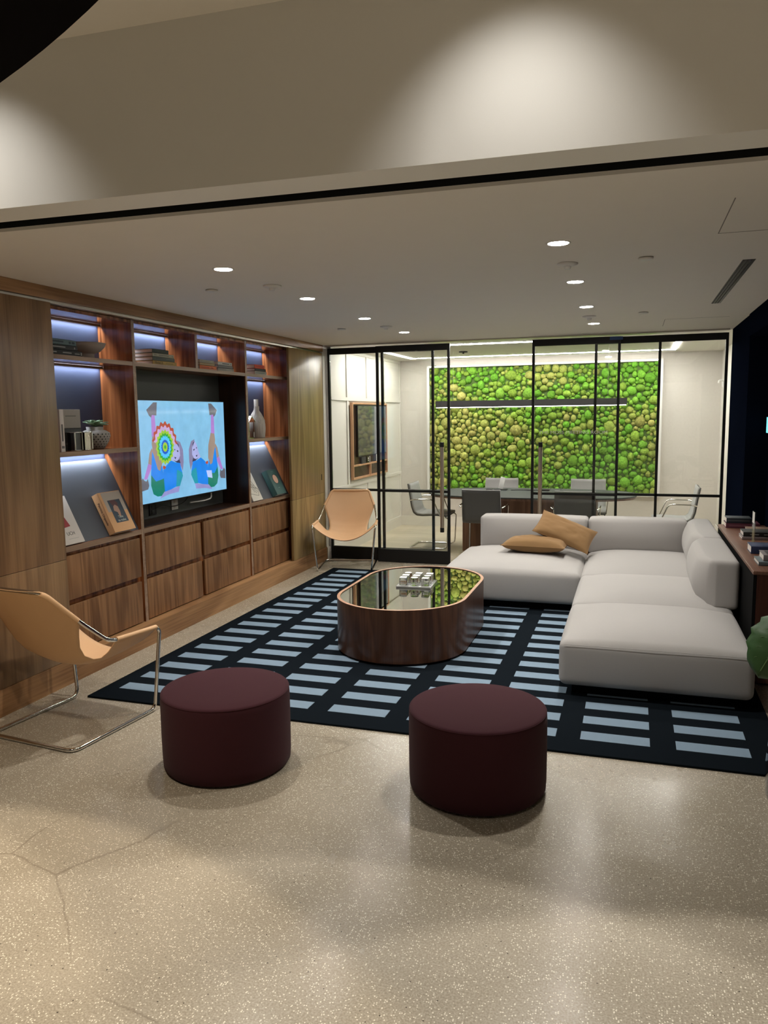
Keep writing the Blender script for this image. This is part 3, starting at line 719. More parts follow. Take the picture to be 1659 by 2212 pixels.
# television unit, upper cubbies
g1 = 'books stacked in the left cubby above the television'
shelf_stack(5.09, z3, [
    dict(L=.32, T=.030, c=(.42, .27, .06), W=.20, label='yellow book at the bottom of the stack, its title in black', title=('FRANCIS', (.05, .03, .01), .25), ts=.027, bars=[(.55, .85, .5, .3)], bc=(.30, .2, .05)),
    dict(L=.295, T=.028, c=(.085, .10, .082), W=.20, label='grey-green book above the yellow one', bars=[(.15, .6, .5, .25)], bc=(.04, .05, .04)),
    dict(L=.285, T=.026, c=(.34, .33, .24), W=.20, label='cream spined book second from the top of the four', bars=[(.07, .2, .5, .2), (.3, .75, .5, .25), (.9, .935, .5, .35)], bc=(.16, .15, .13)),
    dict(L=.215, T=.030, c=(.022, .032, .022), W=.17, label='small dark green book on top of the four book stack')], g1, -3.43)
g2 = 'books stacked in the right cubby above the television'
shelf_stack(5.755, z3, [
    dict(L=.275, T=.033, c=(.62, .15, .035), W=.17, label='orange book at the bottom of the cubby stack', bars=[(.1, .55, .5, .28), (.65, .8, .5, .25)], bc=(.40, .05, .02)),
    dict(L=.245, T=.021, c=(.34, .24, .13), W=.17, label='tan book between the orange and the cream book'),
    dict(L=.235, T=.024, c=(.38, .35, .27), W=.17, label='cream book on top of the orange book stack', bars=[(.08, .7, .5, .2), (.9, .95, .5, .3)], bc=(.2, .18, .15))], g2, -3.43)
shelf_stack(6.055, z3, [
    dict(L=.28, T=.025, c=(.34, .33, .29), W=.19, label='pale grey book at the bottom of the right hand stack', bars=[(.06, .5, .5, .2), (.92, .95, .5, .4)], bc=(.18, .18, .17)),
    dict(L=.262, T=.025, c=(.15, .15, .145), W=.19, label='mid grey book in the middle of the right hand stack'),
    dict(L=.25, T=.028, c=(.55, .54, .50), W=.19, label='white book with a dark title on top of the right hand stack', bars=[(.3, .8, .5, .3), (.87, .92, .5, .4)], bc=(.1, .1, .1))], g2, -3.43)
shelf_stack(6.765, z3, [
    dict(L=.25, T=.034, c=(.38, .38, .35), W=.17, label='white book at the bottom of the stack near the right panel', bars=[(.1, .8, .55, .2)], bc=(.15, .2, .2)),
    dict(L=.235, T=.024, c=(.03, .03, .03), W=.17, label='dark grey book between the white and the red book'),
    dict(L=.205, T=.036, c=(.62, .07, .03), W=.17, label='bright red-orange book topping a stack of three', bars=[(.15, .85, .5, .2)], bc=(.4, .02, .01))], 'books on the top right shelf', -3.44)
# bottle vases
def bottle(x, y, r, h, neck, label):
    prof = [(0, 0), (r*.86, 0), (r*.9, .004), (r, h*.28), (r*.97, h*.45), (r*.6, h*.62), (neck*1.15, h*.72), (neck, h*.8), (neck*1.05, h), (neck*.8, h), (neck*.7, h*.8), (0, h*.75)]
    b = MB(); n_ = 72; vs = []
    for R_, z in prof:
        for i in range(n_):
            a = 2*PI*i/n_; k = 1+(.05 if (i % 3 == 0 and R_ > neck*1.1 and z > 0) else 0)
            vs.append((x+R_*k*math.cos(a), y+R_*k*math.sin(a), z2+.0005+z))
    b.add(vs, [(k*n_+i, k*n_+(i+1) % n_, (k+1)*n_+(i+1) % n_, (k+1)*n_+i) for k in range(len(prof)-1) for i in range(n_)], 0, True)
    tag(b.build('bottle_vase', M['ribbed']), label, 'vase', 'ribbed bottle vases')
bottle(-3.47, 6.842, .074, .305, .021, 'shorter ribbed grey bottle vase standing in front')
bottle(-3.56, 7.005, .080, .375, .021, 'taller ribbed grey bottle vase standing behind')
e = empty('house_lantern', (-3.50, 6.69, z2), 0, 'small silver house shaped lantern beside the bottle vases', 'lantern')
b = MB(); x_, y_ = -3.50, 6.685
for sx in (-1, 1):
    for sy in (-1, 1): b.box((x_+sx*.045-.004, y_+sy*.055-.004, z2+.0005), (x_+sx*.045+.004, y_+sy*.055+.004, z2+.155))
b.box((x_-.05, y_-.06, z2+.0005), (x_+.05, y_+.06, z2+.008)); b.build('posts', M['chrome'], e)
b = MB(); b.add([(x_-.055, y_-.07, z2+.155), (x_+.055, y_-.07, z2+.155), (x_+.055, y_, z2+.21), (x_-.055, y_, z2+.21), (x_+.055, y_+.07, z2+.155), (x_-.055, y_+.07, z2+.155)], [(0, 1, 2, 3), (3, 2, 4, 5)]); b.build('roof', M['chrome'], e, thick=.005)
b = MB(); b.cyl((x_, y_, z2+.0085), .022, .05, 20); b.build('candle', M['white'], e)

# ============================================================ RUG
RX0, RX1, RY0, RY1 = -3.06, .735, 3.70, 7.72
e = empty('area_rug', ((RX0+RX1)/2, (RY0+RY1)/2, 0), 0, 'dark navy rug with rows of light blue bars under the seating group', 'rug')
b = MB(); b.bbox((RX0, RY0, .001), (RX1, RY1, .012), .004); b.build('pile', M['rugd'], e)
b = MB()
for i in range(8):
    for j in range(18):
        x0_ = .245-.457*i; y0_ = 3.862+.2145*j
        if y0_ > 7.6: continue
        b.box((x0_, y0_, .0115), (x0_+.335, y0_+.105, .0135))
b.build('bar_pattern', M['rugl'], e)

# ============================================================ COFFEE TABLE
TC = (-1.52, 5.45); TL, TR, TH = .30, .462, .39
def stad(R_, n_=28):
    p = []
    for i in range(n_+1): a = PI*i/n_; p.append((TC[0]+R_*math.cos(a), TC[1]+TL+R_*math.sin(a)))
    for i in range(n_+1): a = PI+PI*i/n_; p.append((TC[0]+R_*math.cos(a), TC[1]-TL+R_*math.sin(a)))
    return p
e = empty('coffee_table', (TC[0], TC[1], .0135), 0, 'oval walnut drum coffee table with a smoked mirror top', 'table')
b = MB(); b.prism(stad(TR-.03), .0137, .03); b.build('plinth', M['black'], e)
b = MB(); o_, i_ = stad(TR), stad(TR-.022); n_ = len(o_)
vs = [(x, y, .03) for x, y in o_]+[(x, y, TH) for x, y in o_]; b.add(vs, [(k, (k+1) % n_, n_+(k+1) % n_, n_+k) for k in range(n_)], 0, True)
vs = [(x, y, TH-.008) for x, y in i_]+[(x, y, TH) for x, y in i_]; b.add(vs, [((k+1) % n_, k, n_+k, n_+(k+1) % n_) for k in range(n_)], 0, True)
b.add([(x, y, .03) for x, y in o_], [tuple(range(n_))[::-1]]); b.build('drum', M['walnut_t'], e)
b = MB(); vs = [(x, y, TH+.0005) for x, y in o_]+[(x, y, TH+.0005) for x, y in i_]; b.add(vs, [(k, (k+1) % n_, n_+(k+1) % n_, n_+k) for k in range(n_)]); b.build('rim', M['rim'], e)
b = MB(); b.prism(stad(TR-.0225), TH-.012, TH-.004); b.build('mirror_top', M['mirror'], e)
# glass noughts and crosses board
def real_glass(name):
    m, n, l, p = nt(name); p.inputs['Base Color'].default_value = (.95, .96, .95, 1); p.inputs['Transmission Weight'].default_value = 1; p.inputs['Roughness'].default_value = .02; p.inputs['IOR'].default_value = 1.5
    tc = n.new('ShaderNodeTexCoord'); nz = n.new('ShaderNodeTexNoise'); nz.inputs['Scale'].default_value = 60; l.new(tc.outputs['Object'], nz.inputs['Vector'])
    bp = n.new('ShaderNodeBump'); bp.inputs['Strength'].default_value = .05; l.new(nz.outputs['Fac'], bp.inputs['Height']); l.new(bp.outputs['Normal'], p.inputs['Normal'])
    return m
M['crystal'] = real_glass('crystal'); M['frost'] = mat('frosted_crystal_top', (.85, .85, .83), .35)
bz = TH-.0038
BR = Matrix.Translation((-1.51, 5.50, bz)) @ Matrix.Rotation(.06, 4, 'Z')
b = MB(); b.bbox((-.13, -.13, .0), (.13, .13, .014), .002, T=BR); tag(b.build('game_board', mat('milky_glass', (.75, .76, .74), .12, trans=.45)), 'square clear glass game board on the mirror table top', 'game board')
rows = ['front', 'middle', 'back']; cols_ = ['left', 'middle', 'right']; shp = [['c', 'r', 'c'], ['c', 'c', 'r'], ['r', 'c', 'c']]
for j in range(3):
    for i in range(3):
        c0 = BR @ Vector((-.083+.083*i, -.083+.083*j, .0145)); k = shp[j][i]
        pe = empty('game_piece', c0, .06, f"glass {'cube' if k == 'c' else 'disc'} in the {rows[j]} row of the board, {cols_[i]} place", 'game piece', 'glass pieces on the game board')
        b = MB()
        if k == 'c': b.bbox((-.027, -.027, 0), (.027, .027, .056), .003)
        else: b.cyl((0, 0, 0), .029, .056, 28)
        b.build('block', M['crystal'], pe, world=False)
        b = MB()
        if k == 'c': b.box((-.025, -.025, .0562), (.025, .025, .0580))
        else: b.cyl((0, 0, .0562), .0265, .0018, 28)
        b.build('frosted_top', M['frost'], pe, world=False)

# ============================================================ OTTOMANS
def ottoman(x, y, label):
    e = empty('round_ottoman', (x, y, 0), 0, label, 'ottoman', 'burgundy round ottomans')
    r, h = .303, .372
    prof = [(.27, .004), (.292, .008), (.301, .02), (.3035, .06), (.3045, .19), (.304, .33), (.3025, .352), (.2995, .360)]
    b = MB(); b.lathe([(0, .004)]+prof, 96, c=(x, y, 0)); b.build('side_cover', M['burg'], e)
    prof = [(.2995, .3602), (.301, .3625), (.2985, .366), (.285, .3695), (.22, .374), (.1, .377), (0, .378)]
    b = MB(); b.lathe(prof, 96, c=(x, y, 0)); b.build('top_cover', M['burg'], e)
    b = MB(); b.lathe([(.300+.0025*math.cos(a*PI/4), .361+.0025*math.sin(a*PI/4)) for a in range(9)], 96, c=(x, y, 0)); b.build('piping', M['burg'], e)
ottoman(-1.825, 3.175, 'round burgundy ottoman nearer the leather chair')
ottoman(-.622, 3.262, 'round burgundy ottoman nearer the sofa, right of the other one')

# ============================================================ SOFA
sofa = empty('sectional_sofa', (-.3, 6.0, .0135), 0, 'light grey L-shaped sectional sofa with low backs', 'sofa')
def seat(x0, x1, y0, y1, name='seat_cushion', crown=.075, h=.338):
    b = MB(); rbox(b, (x0, y0, .075), (x1, y1, h), .040, crown, side=.010, n=10, rs=5); return b.build(name, M['sofa'], sofa)
X0, X1 = -.372, .668
s1 = seat(X0, X1, 4.455, 5.398)
seat(X0, X1, 5.402, 6.388); seat(X0, X1, 6.392, 7.55); seat(-1.53, X0-.004, 6.40, 7.55)
def seam(x0, x1, y0, y1, z, parent, nm='seam'):
    b = MB(); p = [(x0+.04, y0), (x1-.04, y0), (x1, y0+.04), (x1, y1-.04), (x1-.04, y1), (x0+.04, y1), (x0, y1-.04), (x0, y0+.04)]
    b.tube([(x, y, z) for x, y in p], .003, 6, closed=True, bend=.02); return b.build(nm, M['sofa'], parent)
b = MB(); b.tube([(X0+.03, 4.450, .325), ((X0+X1)/2, 4.446, .327), (X1-.03, 4.450, .325)], .0016, 6); b.build('seam', M['sofa'], s1)
def back(x0, x1, y0, y1, along):
    def puff(q, u, v, w_):
        # lean: the seat side bulges at mid height, narrower at the top
        k = .045*(1-w_*w_)
        if along == 'x' and v < 0: q[1] += k*v*(1-u**6)
        if along == 'y' and u < 0: q[0] += k*1.2*u*(1-v**6) + .075*(abs(v)**9)*abs(u)
        return q
    b = MB(); rbox(b, (x0, y0, .335), (x1, y1, .665), .032, .010, n=8, rs=5, puff=puff); return b.build('backrest', M['sofa'], sofa)
back(-1.392, X0-.004, 7.42, 7.65, 'x'); back(X0+.002, .50, 7.42, 7.65, 'x')
back(.50, .70, 6.50, 7.65, 'y'); back(.47, .70, 5.47, 6.492, 'y')
b = MB(); b.box((X0+.07, 4.53, .0138), (X1-.07, 7.50, .074)); b.box((-1.45, 6.48, .0138), (X0+.07, 7.50, .074)); b.build('plinth', M['sofa_p'], sofa)
# cushions
def pillow(cx, W, H, T, Mx, label):
    b = MB(); N = 22
    def pt(i, j, sg):
        u = -1+2*i/N; v = -1+2*j/N
        px = u*(1-.10*(1-v*v)**1.0*0 - .07*(1-abs(u))*0); 
        x = W/2*u*(1-.055*(1-v*v)); y = H/2*v*(1-.085*(1-u*u))
        t = T/2*((1-u**2)*(1-v**2))**.42
        wr = .011*noise.noise(Vector((u*2.6+cx, v*2.4, sg)))+.006*noise.noise(Vector((u*7+cx, v*6, sg)))
        return (x, y, sg*(t+wr*(1-max(abs(u), abs(v))**4)))
    for sg in (1, -1):
        vs = [pt(i, j, sg) for i in range(N+1) for j in range(N+1)]
        fs = [(i*(N+1)+j, (i+1)*(N+1)+j, (i+1)*(N+1)+j+1, i*(N+1)+j+1) for i in range(N) for j in range(N)]
        b.add(vs, fs if sg > 0 else [f[::-1] for f in fs], 0, True)
    e = bpy.data.objects.new('throw_pillow', None); COL.objects.link(e); tag(e, label, 'pillow', 'camel velvet pillows'); e.matrix_basis = Mx
    b.build('cover', M['camel'], e, world=False)
    b = MB(); pp = []
    for i in range(N+1): pp.append(pt(i, 0, 1))
    for j in range(1, N+1): pp.append(pt(N, j, 1))
    for i in range(N-1, -1, -1): pp.append(pt(i, N, 1))
    for j in range(N-1, 0, -1): pp.append(pt(0, j, 1))
    b.tube([(x, y, 0) for x, y, z in pp], .0025, 6, closed=True); b.build('seam', M['camel'], e, world=False)
pillow(0, .57, .33, .155, Matrix.Translation((-.80, 6.97, .482)) @ Matrix.Rotation(-.10, 4, 'Z'), 'camel velvet pillow lying flat on the sofa')
pillow(3, .52, .32, .12, Matrix.Translation((-.555, 7.085, .588)) @ frame_m((0, 0, 0), (.93, -.05, -.37), (.22, .84, .50)), 'camel velvet pillow leaning on the one lying flat')

# ============================================================ LEATHER SLING CHAIRS
def sling_chair(loc, rz, label):
    e = empty('sling_chair', loc, rz, label, 'chair', 'tan leather sling chairs')
    r = .0105
    R_ = [(.29, .31, r), (.29, -.30, r), (-.29, -.30, r), (-.29, .31, r)]
    up = [(.29, .31, r), (.338, .325, .495), (.325, -.045, .505), (.285, -.20, .645), (.205, -.345, .815)]
    mir = [(-x, y, z) for x, y, z in up]
    path = R_[1:3] + [R_[3]] + mir[1:] + up[::-1][:-1] + [R_[0]]
    b = MB(); b.tube(path, r, 14, bend=.05, closed=True); b.build('frame', M['chrome'], e, world=False)
    st = [((.315, .335), (.338, .305, .497)), ((.23, .318), (.336, .20, .500)), ((.14, .312), (.332, .09, .503)), ((.08, .316), (.328, .0, .507)),
          ((.05, .322), (.262, .01, .43)), ((.0, .335), (.222, -.005, .395)), ((-.06, .36), (.212, -.05, .40)), ((-.12, .40), (.212, -.11, .435)), ((-.17, .455), (.225, -.15, .49)), ((-.205, .52), (.252, -.178, .56)),
          ((-.235, .585), (.286, -.205, .648)), ((-.29, .70), (.245, -.275, .735)), ((-.335, .785), (.212, -.33, .80)), ((-.355, .818), (.195, -.352, .824))]
    vs = []; N = 20
    # resample stations smoothly
    P = []
    K = len(st)
    for k in range(K-1):
        for q in range(3):
            t = q/3; A = st[k]; B_ = st[k+1]
            P.append((tuple(A[0][i]*(1-t)+B_[0][i]*t for i in range(2)), tuple(A[1][i]*(1-t)+B_[1][i]*t for i in range(3))))
    P.append(st[-1])
    for (cyy, czz), (ex, ey, ez) in P:
        for j in range(N+1):
            t = -1+2*j/N; s_ = abs(t)**2.0
            vs.append((ex*t, cyy+(ey-cyy)*s_, czz+(ez-czz)*s_))
    fs = [(i*(N+1)+j, i*(N+1)+j+1, (i+1)*(N+1)+j+1, (i+1)*(N+1)+j) for i in range(len(P)-1) for j in range(N)]
    b = MB(); b.add(vs, fs, 0, True); sl = b.build('leather_sling', M['leather'], e, world=False, thick=.005)
    # sleeves wrapping the tube on the arms and back
    for sx in (-1, 1):
        b = MB(); b.tube([(sx*.338, .295, .496), (sx*.3265, .0, .5045)], .0135, 14); b.build('arm_sleeve', M['leather'], e, world=False)
    b = MB(); b.tube([(-.281, -.207, .652), (-.209, -.338, .807), (.209, -.338, .807), (.281, -.207, .652)], .0135, 14, bend=.03)
    b.build('back_sleeve', M['leather'], e, world=False)
    b = MB()
    edge = [vs[j] for j in range(N+1)]
    b.tube(edge, .0028, 6); b.build('edge_binding', M['leather_d'], sl, world=False)
    return e
c1 = sling_chair((-2.865, 3.355, 0), math.radians(-6), 'tan leather sling chair at the front left, seen from behind')
c2 = sling_chair((-2.955, 7.90, 0), math.radians(193), 'tan leather sling chair in front of the glass wall corner')

# ============================================================ CONSOLE AND ITS THINGS
CZ = .70
e = empty('console_cabinet', (.89, 6.0, 0), 0, 'long dark cabinet with walnut top behind the sofa', 'cabinet')
b = MB(); b.bbox((.708, 4.985, CZ-.022), (1.068, 7.04, CZ), .002); b.build('top', M['walnut_c'], e)
b = MB(); b.box((.712, 4.995, .012), (.73, 7.03, CZ-.0225)); b.build('rear_panel', M['sofa_p'], e)
M['cend'] = wood('console_end_walnut', (.045, .014, .009), (.13, .045, .027), 'z', .4)
for ya in (4.99, 7.01): b = MB(); b.box((.731, ya, .012), (1.066, ya+.02, CZ-.0225)); b.build('side_panel', M['cend'], e)
b = MB(); b.box((.731, 5.0105, .02), (1.05, 7.0095, .04)); b.box((1.05, 5.011, .02), (1.064, 7.009, CZ-.023)); b.build('carcass', M['walnut_c'], e)
def cbook(x0, y0, z, L, W, T, c, label, group, **k):
    m_ = Matrix.Translation((x0+L/2, y0+W/2, z)) @ Matrix.Rotation(PI/2, 4, 'Z')
    return book(W, L, T, c, label, group, m_, **k)
gc = 'books on the walnut console'
cz = CZ+.0005
cbook(.748, 6.82, cz, .255, .19, .038, (.10, .022, .038), 'burgundy book lying under a dark one at the far end of the console', gc, spine_bars=[(.1, .65, .5, .3), (.75, .84, .5, .4)], barcol=(.16, .06, .08))
cbook(.752, 6.83, cz+.0386, .19, .16, .042, (.012, .018, .026), 'dark blue book on top of the burgundy book', gc, spine_bars=[(.05, .92, .5, .08)], barcol=(.15, .16, .14))
cbook(.795, 6.21, cz, .262, .20, .020, (.20, .16, .155), 'thin mauve-grey book lying under the black one', gc)
cbook(.805, 6.23, cz+.0206, .255, .19, .034, (.008, .008, .008), 'black book with white pages in the middle of the console', gc, spine_bars=[(.18, .42, .5, .2), (.55, .8, .5, .2)], barcol=(.25, .25, .24))
cbook(.885, 6.62, cz, .17, .17, .022, (.24, .15, .10), 'brown book half hidden behind the black one', gc)
cbook(.775, 5.60, cz, .27, .19, .050, (.012, .022, .075), 'thick blue book in front of the acrylic sign', gc)
cbook(.762, 5.17, cz, .28, .215, .024, (.10, .13, .14), 'blue-grey book lying at the near end of the console', gc)
eb = cbook(.792, 5.20, cz+.0246, .25, .19, .038, (.18, .155, .15), 'thick grey picture book on top of the blue-grey one', gc)
cov_rect(eb, -.07, .07, -.10, .10, .038, (.06, .05, .05), 'cover_picture')
e = empty('sign_holder', (.832, 5.93, cz), 0, 'clear acrylic sign holder standing on the console', 'sign holder')
b = MB(); b.bbox((.80, 5.86, cz), (.865, 6.00, cz+.008), .002); b.build('base', M['acryl'], e)
b = MB(); b.box((.829, 5.875, cz+.0085), (.835, 5.985, cz+.245)); b.build('sheet', M['acryl'], e)
b = MB(); b.box((.8275, 5.88, cz+.165), (.8285, 5.98, cz+.243)); b.build('paper_insert', M['white'], e)
# screen on the navy wall, only its edge is seen
e = empty('wall_panel', (1.07, 6.97, 1.45), 0, 'small black wall panel glowing cyan at its edge on the navy wall', 'wall panel')
b = MB(); b.bbox((1.045, 6.86, 1.45), (1.0745, 7.03, 1.612), .008); b.build('casing', M['screen_off'], e)
b = MB(); b.box((1.0435, 6.92, 1.468), (1.0449, 7.022, 1.594)); b.build('screen', emis('cyan_screen', (.05, .6, .8), 1.2), e)

# ============================================================ PLANTER
px_, py_ = .79, 3.36
e = empty('planter', (px_, py_, 0), 0, 'dark planter with a broad leaved plant at the right edge', 'planter')
b = MB(); b.lathe([(0, .001), (.185, .001), (.205, .012), (.228, .08), (.232, .2), (.225, .30), (.222, .325), (.206, .325), (.206, .29), (0, .29)], 48, c=(px_, py_, 0)); b.build('pot', M['screen_off'], e)
b = MB(); b.cyl((px_, py_, .2905), .204, .006, 32); b.build('soil', mat('dry_moss_topping', (.05, .04, .03), .95, bump=1, bscale=60), e)
b = MB()
for k in range(10):
    a = 2.2+k*.18; c_ = Vector((px_+.20*math.cos(a), py_+.20*math.sin(a), .325)); q = [c_+Vector((.02*math.cos(t), .02*math.sin(t)*.6, .018+.02*math.sin(t+k))) for t in [i*2*PI/10 for i in range(10)]]
    b.tube(q, .0015, 5, closed=True)
b.build('dried_moss', mat('dried_moss', (.30, .26, .22), .9), e)
M['bigleaf'] = mat('broad_leaf', (.028, .085, .018), .5, var=.35, vscale=7, bump=.1, bscale=30)
M['vein'] = mat('leaf_vein', (.10, .19, .06), .5)
def bigleaf(b, stem_top, tip, W, nrm):
    stem_top = Vector(stem_top); tip = Vector(tip); d = tip-stem_top; n_ = Vector(nrm).normalized(); sd = d.normalized().cross(n_); n_ = sd.cross(d.normalized())
    N = 16; Q = 6; vs = []
    for i in range(N+1):
        t = i/N; wd = W/2*(math.sin(PI*min(1, t*.98+.02))**.55)
        for j in range(-Q, Q+1):
            s_ = j/Q; lobe = 1-(.16*(1-((t*5.3+.15*j*j/36) % 1.0)) if abs(s_) > .8 else 0)
            vs.append(stem_top + d*(t+.05*abs(s_)*(1-t)) + sd*s_*wd*lobe + n_*(-.18*W*s_*s_+.10*d.length*math.sin(PI*t)+.006*math.sin(22*PI*t)*abs(s_)))
    m_ = 2*Q+1
    b.add(vs, [(i*m_+j, i*m_+j+1, (i+1)*m_+j+1, (i+1)*m_+j) for i in range(N) for j in range(m_-1)], 0, True)
for (st_, tp, W, nr) in [((.66, 3.33, .88), (.492, 3.23, .62), .25, (-.25, -.85, .35)), ((.80, 3.34, .83), (.60, 3.30, .80), .16, (0, -.4, .9)), ((.78, 3.3, .72), (.60, 3.2, .57), .13, (-.1, -.8, .5)), ((.85, 3.42, .95), (1.02, 3.45, .80), .22, (.3, -.6, .7)), ((.78, 3.42, .98), (.74, 3.62, .90), .2, (0, .2, 1))]:
    b = MB(); bigleaf(b, st_, tp, W, nr); lf = b.build('leaf', M['bigleaf'], e, thick=.0015)
    b2 = MB(); mm = 13; b2.tube([b.v[i*mm+6]+Vector(nr).normalized()*.002 for i in range(0, 16)], .0022, 6)
    for i in (2, 4, 6, 8, 10, 12):
        for q in (-1, 1): b2.tube([b.v[i*mm+6]+Vector(nr).normalized()*.002, b.v[min(16, i+1)*mm+6+q*3]+Vector(nr).normalized()*.0018, b.v[min(16, i+2)*mm+6+q*5]+Vector(nr).normalized()*.0015], .0008, 5)
    b2.build('vein', M['vein'], lf)
    b = MB(); b.tube([(px_, py_, .296), (px_+(st_[0]-px_)*.4, py_+(st_[1]-py_)*.3, .6), st_], .005, 8, bend=.1); b.build('stem', M['bigleaf'], lf)

# ============================================================ CEILING FITTINGS OF THE LOUNGE
M['lens'] = emis('lamp_lens', (1, .95, .87), 130)
places = ['nearest the bulkhead', 'second from the bulkhead', 'third from the bulkhead', 'closest to the glass front']
for rx, side in ((-2.098, 'left'), (-.350, 'right')):
    for k, ry in enumerate((3.80, 4.93, 6.10, 7.255)):
        e = empty('recessed_downlight', (rx, ry, ZC), 0, f'round white downlight in the {side} ceiling row, {places[k]}', 'downlight', 'recessed downlights of the lounge')
        b = MB(); b.lathe([(.046, -.001), (.052, -.0035), (.058, -.001), (.058, .0)], 32, c=(rx, ry, ZC)); b.build('trim_ring', M['white'], e)
        b = MB(); b.cyl((rx, ry, ZC-.003), .046, .0025, 32); b.build('lens', M['lens'], e)
        lamp('lamp', 'SPOT', (rx, ry, ZC-.012), DOWN_W, NEUT, e, spot_size=math.radians(100), spot_blend=.6, shadow_soft_size=.045)
for rx, ry, lab in ((-2.502, 4.374, 'left of the near downlights'), (-2.535, 6.727, 'left of the far downlights'), (.043, 4.307, 'right of the near downlights'), (.060, 6.605, 'right of the far downlights')):
    b = MB(); b.lathe([(0, -.012), (.034, -.012), (.037, -.009), (.037, -.003), (0, -.003)], 32, c=(rx, ry, ZC)); tag(b.build('sprinkler_cover', M['white']), f'flat round white sprinkler cover {lab}', 'sprinkler cover', 'sprinkler covers in the lounge ceiling')
for rx, ry, lab in ((-2.09, 4.375, 'between the first two lamps of the left row'), (-2.109, 6.717, 'between the last two lamps of the left row'), (-.349, 4.323, 'between the first two lamps of the right row'), (-.36, 6.704, 'between the last two lamps of the right row')):
    e = empty('ceiling_detector', (rx, ry, ZC), 0, f'shallow white ceiling detector {lab}', 'detector', 'detectors in the lounge ceiling')
    b = MB(); b.lathe([(.055, -.001), (.055, -.006), (.03, -.016), (0, -.017)], 32, c=(rx, ry, ZC)); b.build('base', M['white'], e)
    b = MB(); b.cyl((rx, ry, ZC-.03), .016, .013, 20, r2=.02); b.build('sensor', M['white'], e)
e = empty('slot_diffuser', (.56, 5.4, ZC), 0, 'long black slot air diffuser in the ceiling near the navy wall', 'air diffuser')
b = MB(); b.box((.527, 4.56, ZC-.0025), (.590, 6.28, ZC-.0005)); b.build('frame', M['black'], e)
b = MB()
for k in range(3): b.box((.533+.018*k, 4.57, ZC-.006), (.536+.018*k, 6.27, ZC-.0026))
b.build('blades', M['dark_rub'], e)
b = MB()
def line(x0_, y0_, x1_, y1_): b.box((x0_, y0_, ZC-.001), (x1_, y1_, ZC-.0002))
line(.34, 3.25, .344, 3.86); line(.34, 3.856, .86, 3.86); line(.24, 7.2, .244, 7.75); line(.24, 7.196, .75, 7.2)
struct(b.build('trim_access_hatch', mat('hatch_joint', (.2, .18, .16), .7)))
# unseen fill lamps added above the camera to brighten the front room
for k, (wx, wy) in enumerate(((-1.7, .35), (.2, .35), (-1.7, -1.4), (.2, -1.4), (-3.6, .35))):
    e = empty('soffit_fill_lamp', (wx, wy, 2.325), 0, f"unseen fill lamp added under the dark soffit, {['front left', 'front right', 'rear left', 'rear right', 'far left'][k]}", 'downlight', 'added soffit fill lamps')
    b = MB(); b.lathe([(.03, -.001), (.034, -.0035), (.038, -.001), (.038, .0)], 24, c=(wx, wy, 2.325)); b.build('trim_ring', M['black'], e)
    lamp('lamp', 'SPOT', (wx, wy, 2.315), SOFFIT_FILL_W, NEUT, e, spot_size=math.radians(84), spot_blend=.5, shadow_soft_size=.03)
# wall washers of the front room
for k, (wx, wy) in enumerate(((-2.36, 1.91), (-.34, 1.97), (1.95, 2.03), (-4.6, 1.85))):
    e = empty('recessed_wallwasher', (wx, wy, ZF), 0, f"round ceiling lamp washing the bulkhead, {['left of the picture', 'centre right', 'beyond the right edge', 'far left'][k]}", 'downlight', 'wall washers of the front room')
    b = MB(); b.lathe([(.046, -.001), (.052, -.0035), (.058, -.001), (.058, .0)], 24, c=(wx, wy, ZF)); b.build('trim_ring', M['white'], e)
    lamp('lamp', 'SPOT', (wx, wy, ZF-.01), WASH_W, NEUT, e, (math.radians(38), 0, 0), spot_size=math.radians(84), spot_blend=1.0, shadow_soft_size=.03)
for k, wx in enumerate((-4.2, -3.25, -2.25, -.6, .7, 1.9)):
    wy = yb(wx, -.035)
    e = empty('front_spotlight', (wx, wy, ZF), 0, f"small ceiling spot tilted away from the bulkhead, number {k+1} counted from the left", 'spotlight', 'floor spots of the front room')
    b = MB(); b.lathe([(.02, -.001), (.024, -.0035), (.028, -.001), (.028, .0)], 24, c=(wx, wy, ZF)); b.build('trim_ring', M['black'], e)
    lamp('lamp', 'SPOT', (wx, wy, ZF-.01), FRONT_W*(1.4 if k in (1, 2, 4, 5) else 1.1), WARM if k < 3 else NEUT, e, (math.radians(-36), 0, 0), spot_size=math.radians(79), spot_blend=.12, shadow_soft_size=.02)

e = empty('front_spotlight', (-2.2, 1.84, ZF), 0, 'unseen fill lamp added over the front leather chair', 'spotlight', 'floor spots of the front room')  # no such lamp in view, added to brighten the chair and left floor
b = MB(); b.lathe([(.046, -.001), (.052, -.0035), (.058, -.001), (.058, .0)], 24, c=(-2.2, 1.84, ZF)); b.build('trim_ring', M['black'], e)
lamp('lamp', 'SPOT', (-2.2, 1.84, ZF-.01), CHAIR_FILL_W, WARM, e, (math.radians(10), math.radians(10), 0), spot_size=math.radians(72), spot_blend=.6, shadow_soft_size=.04)

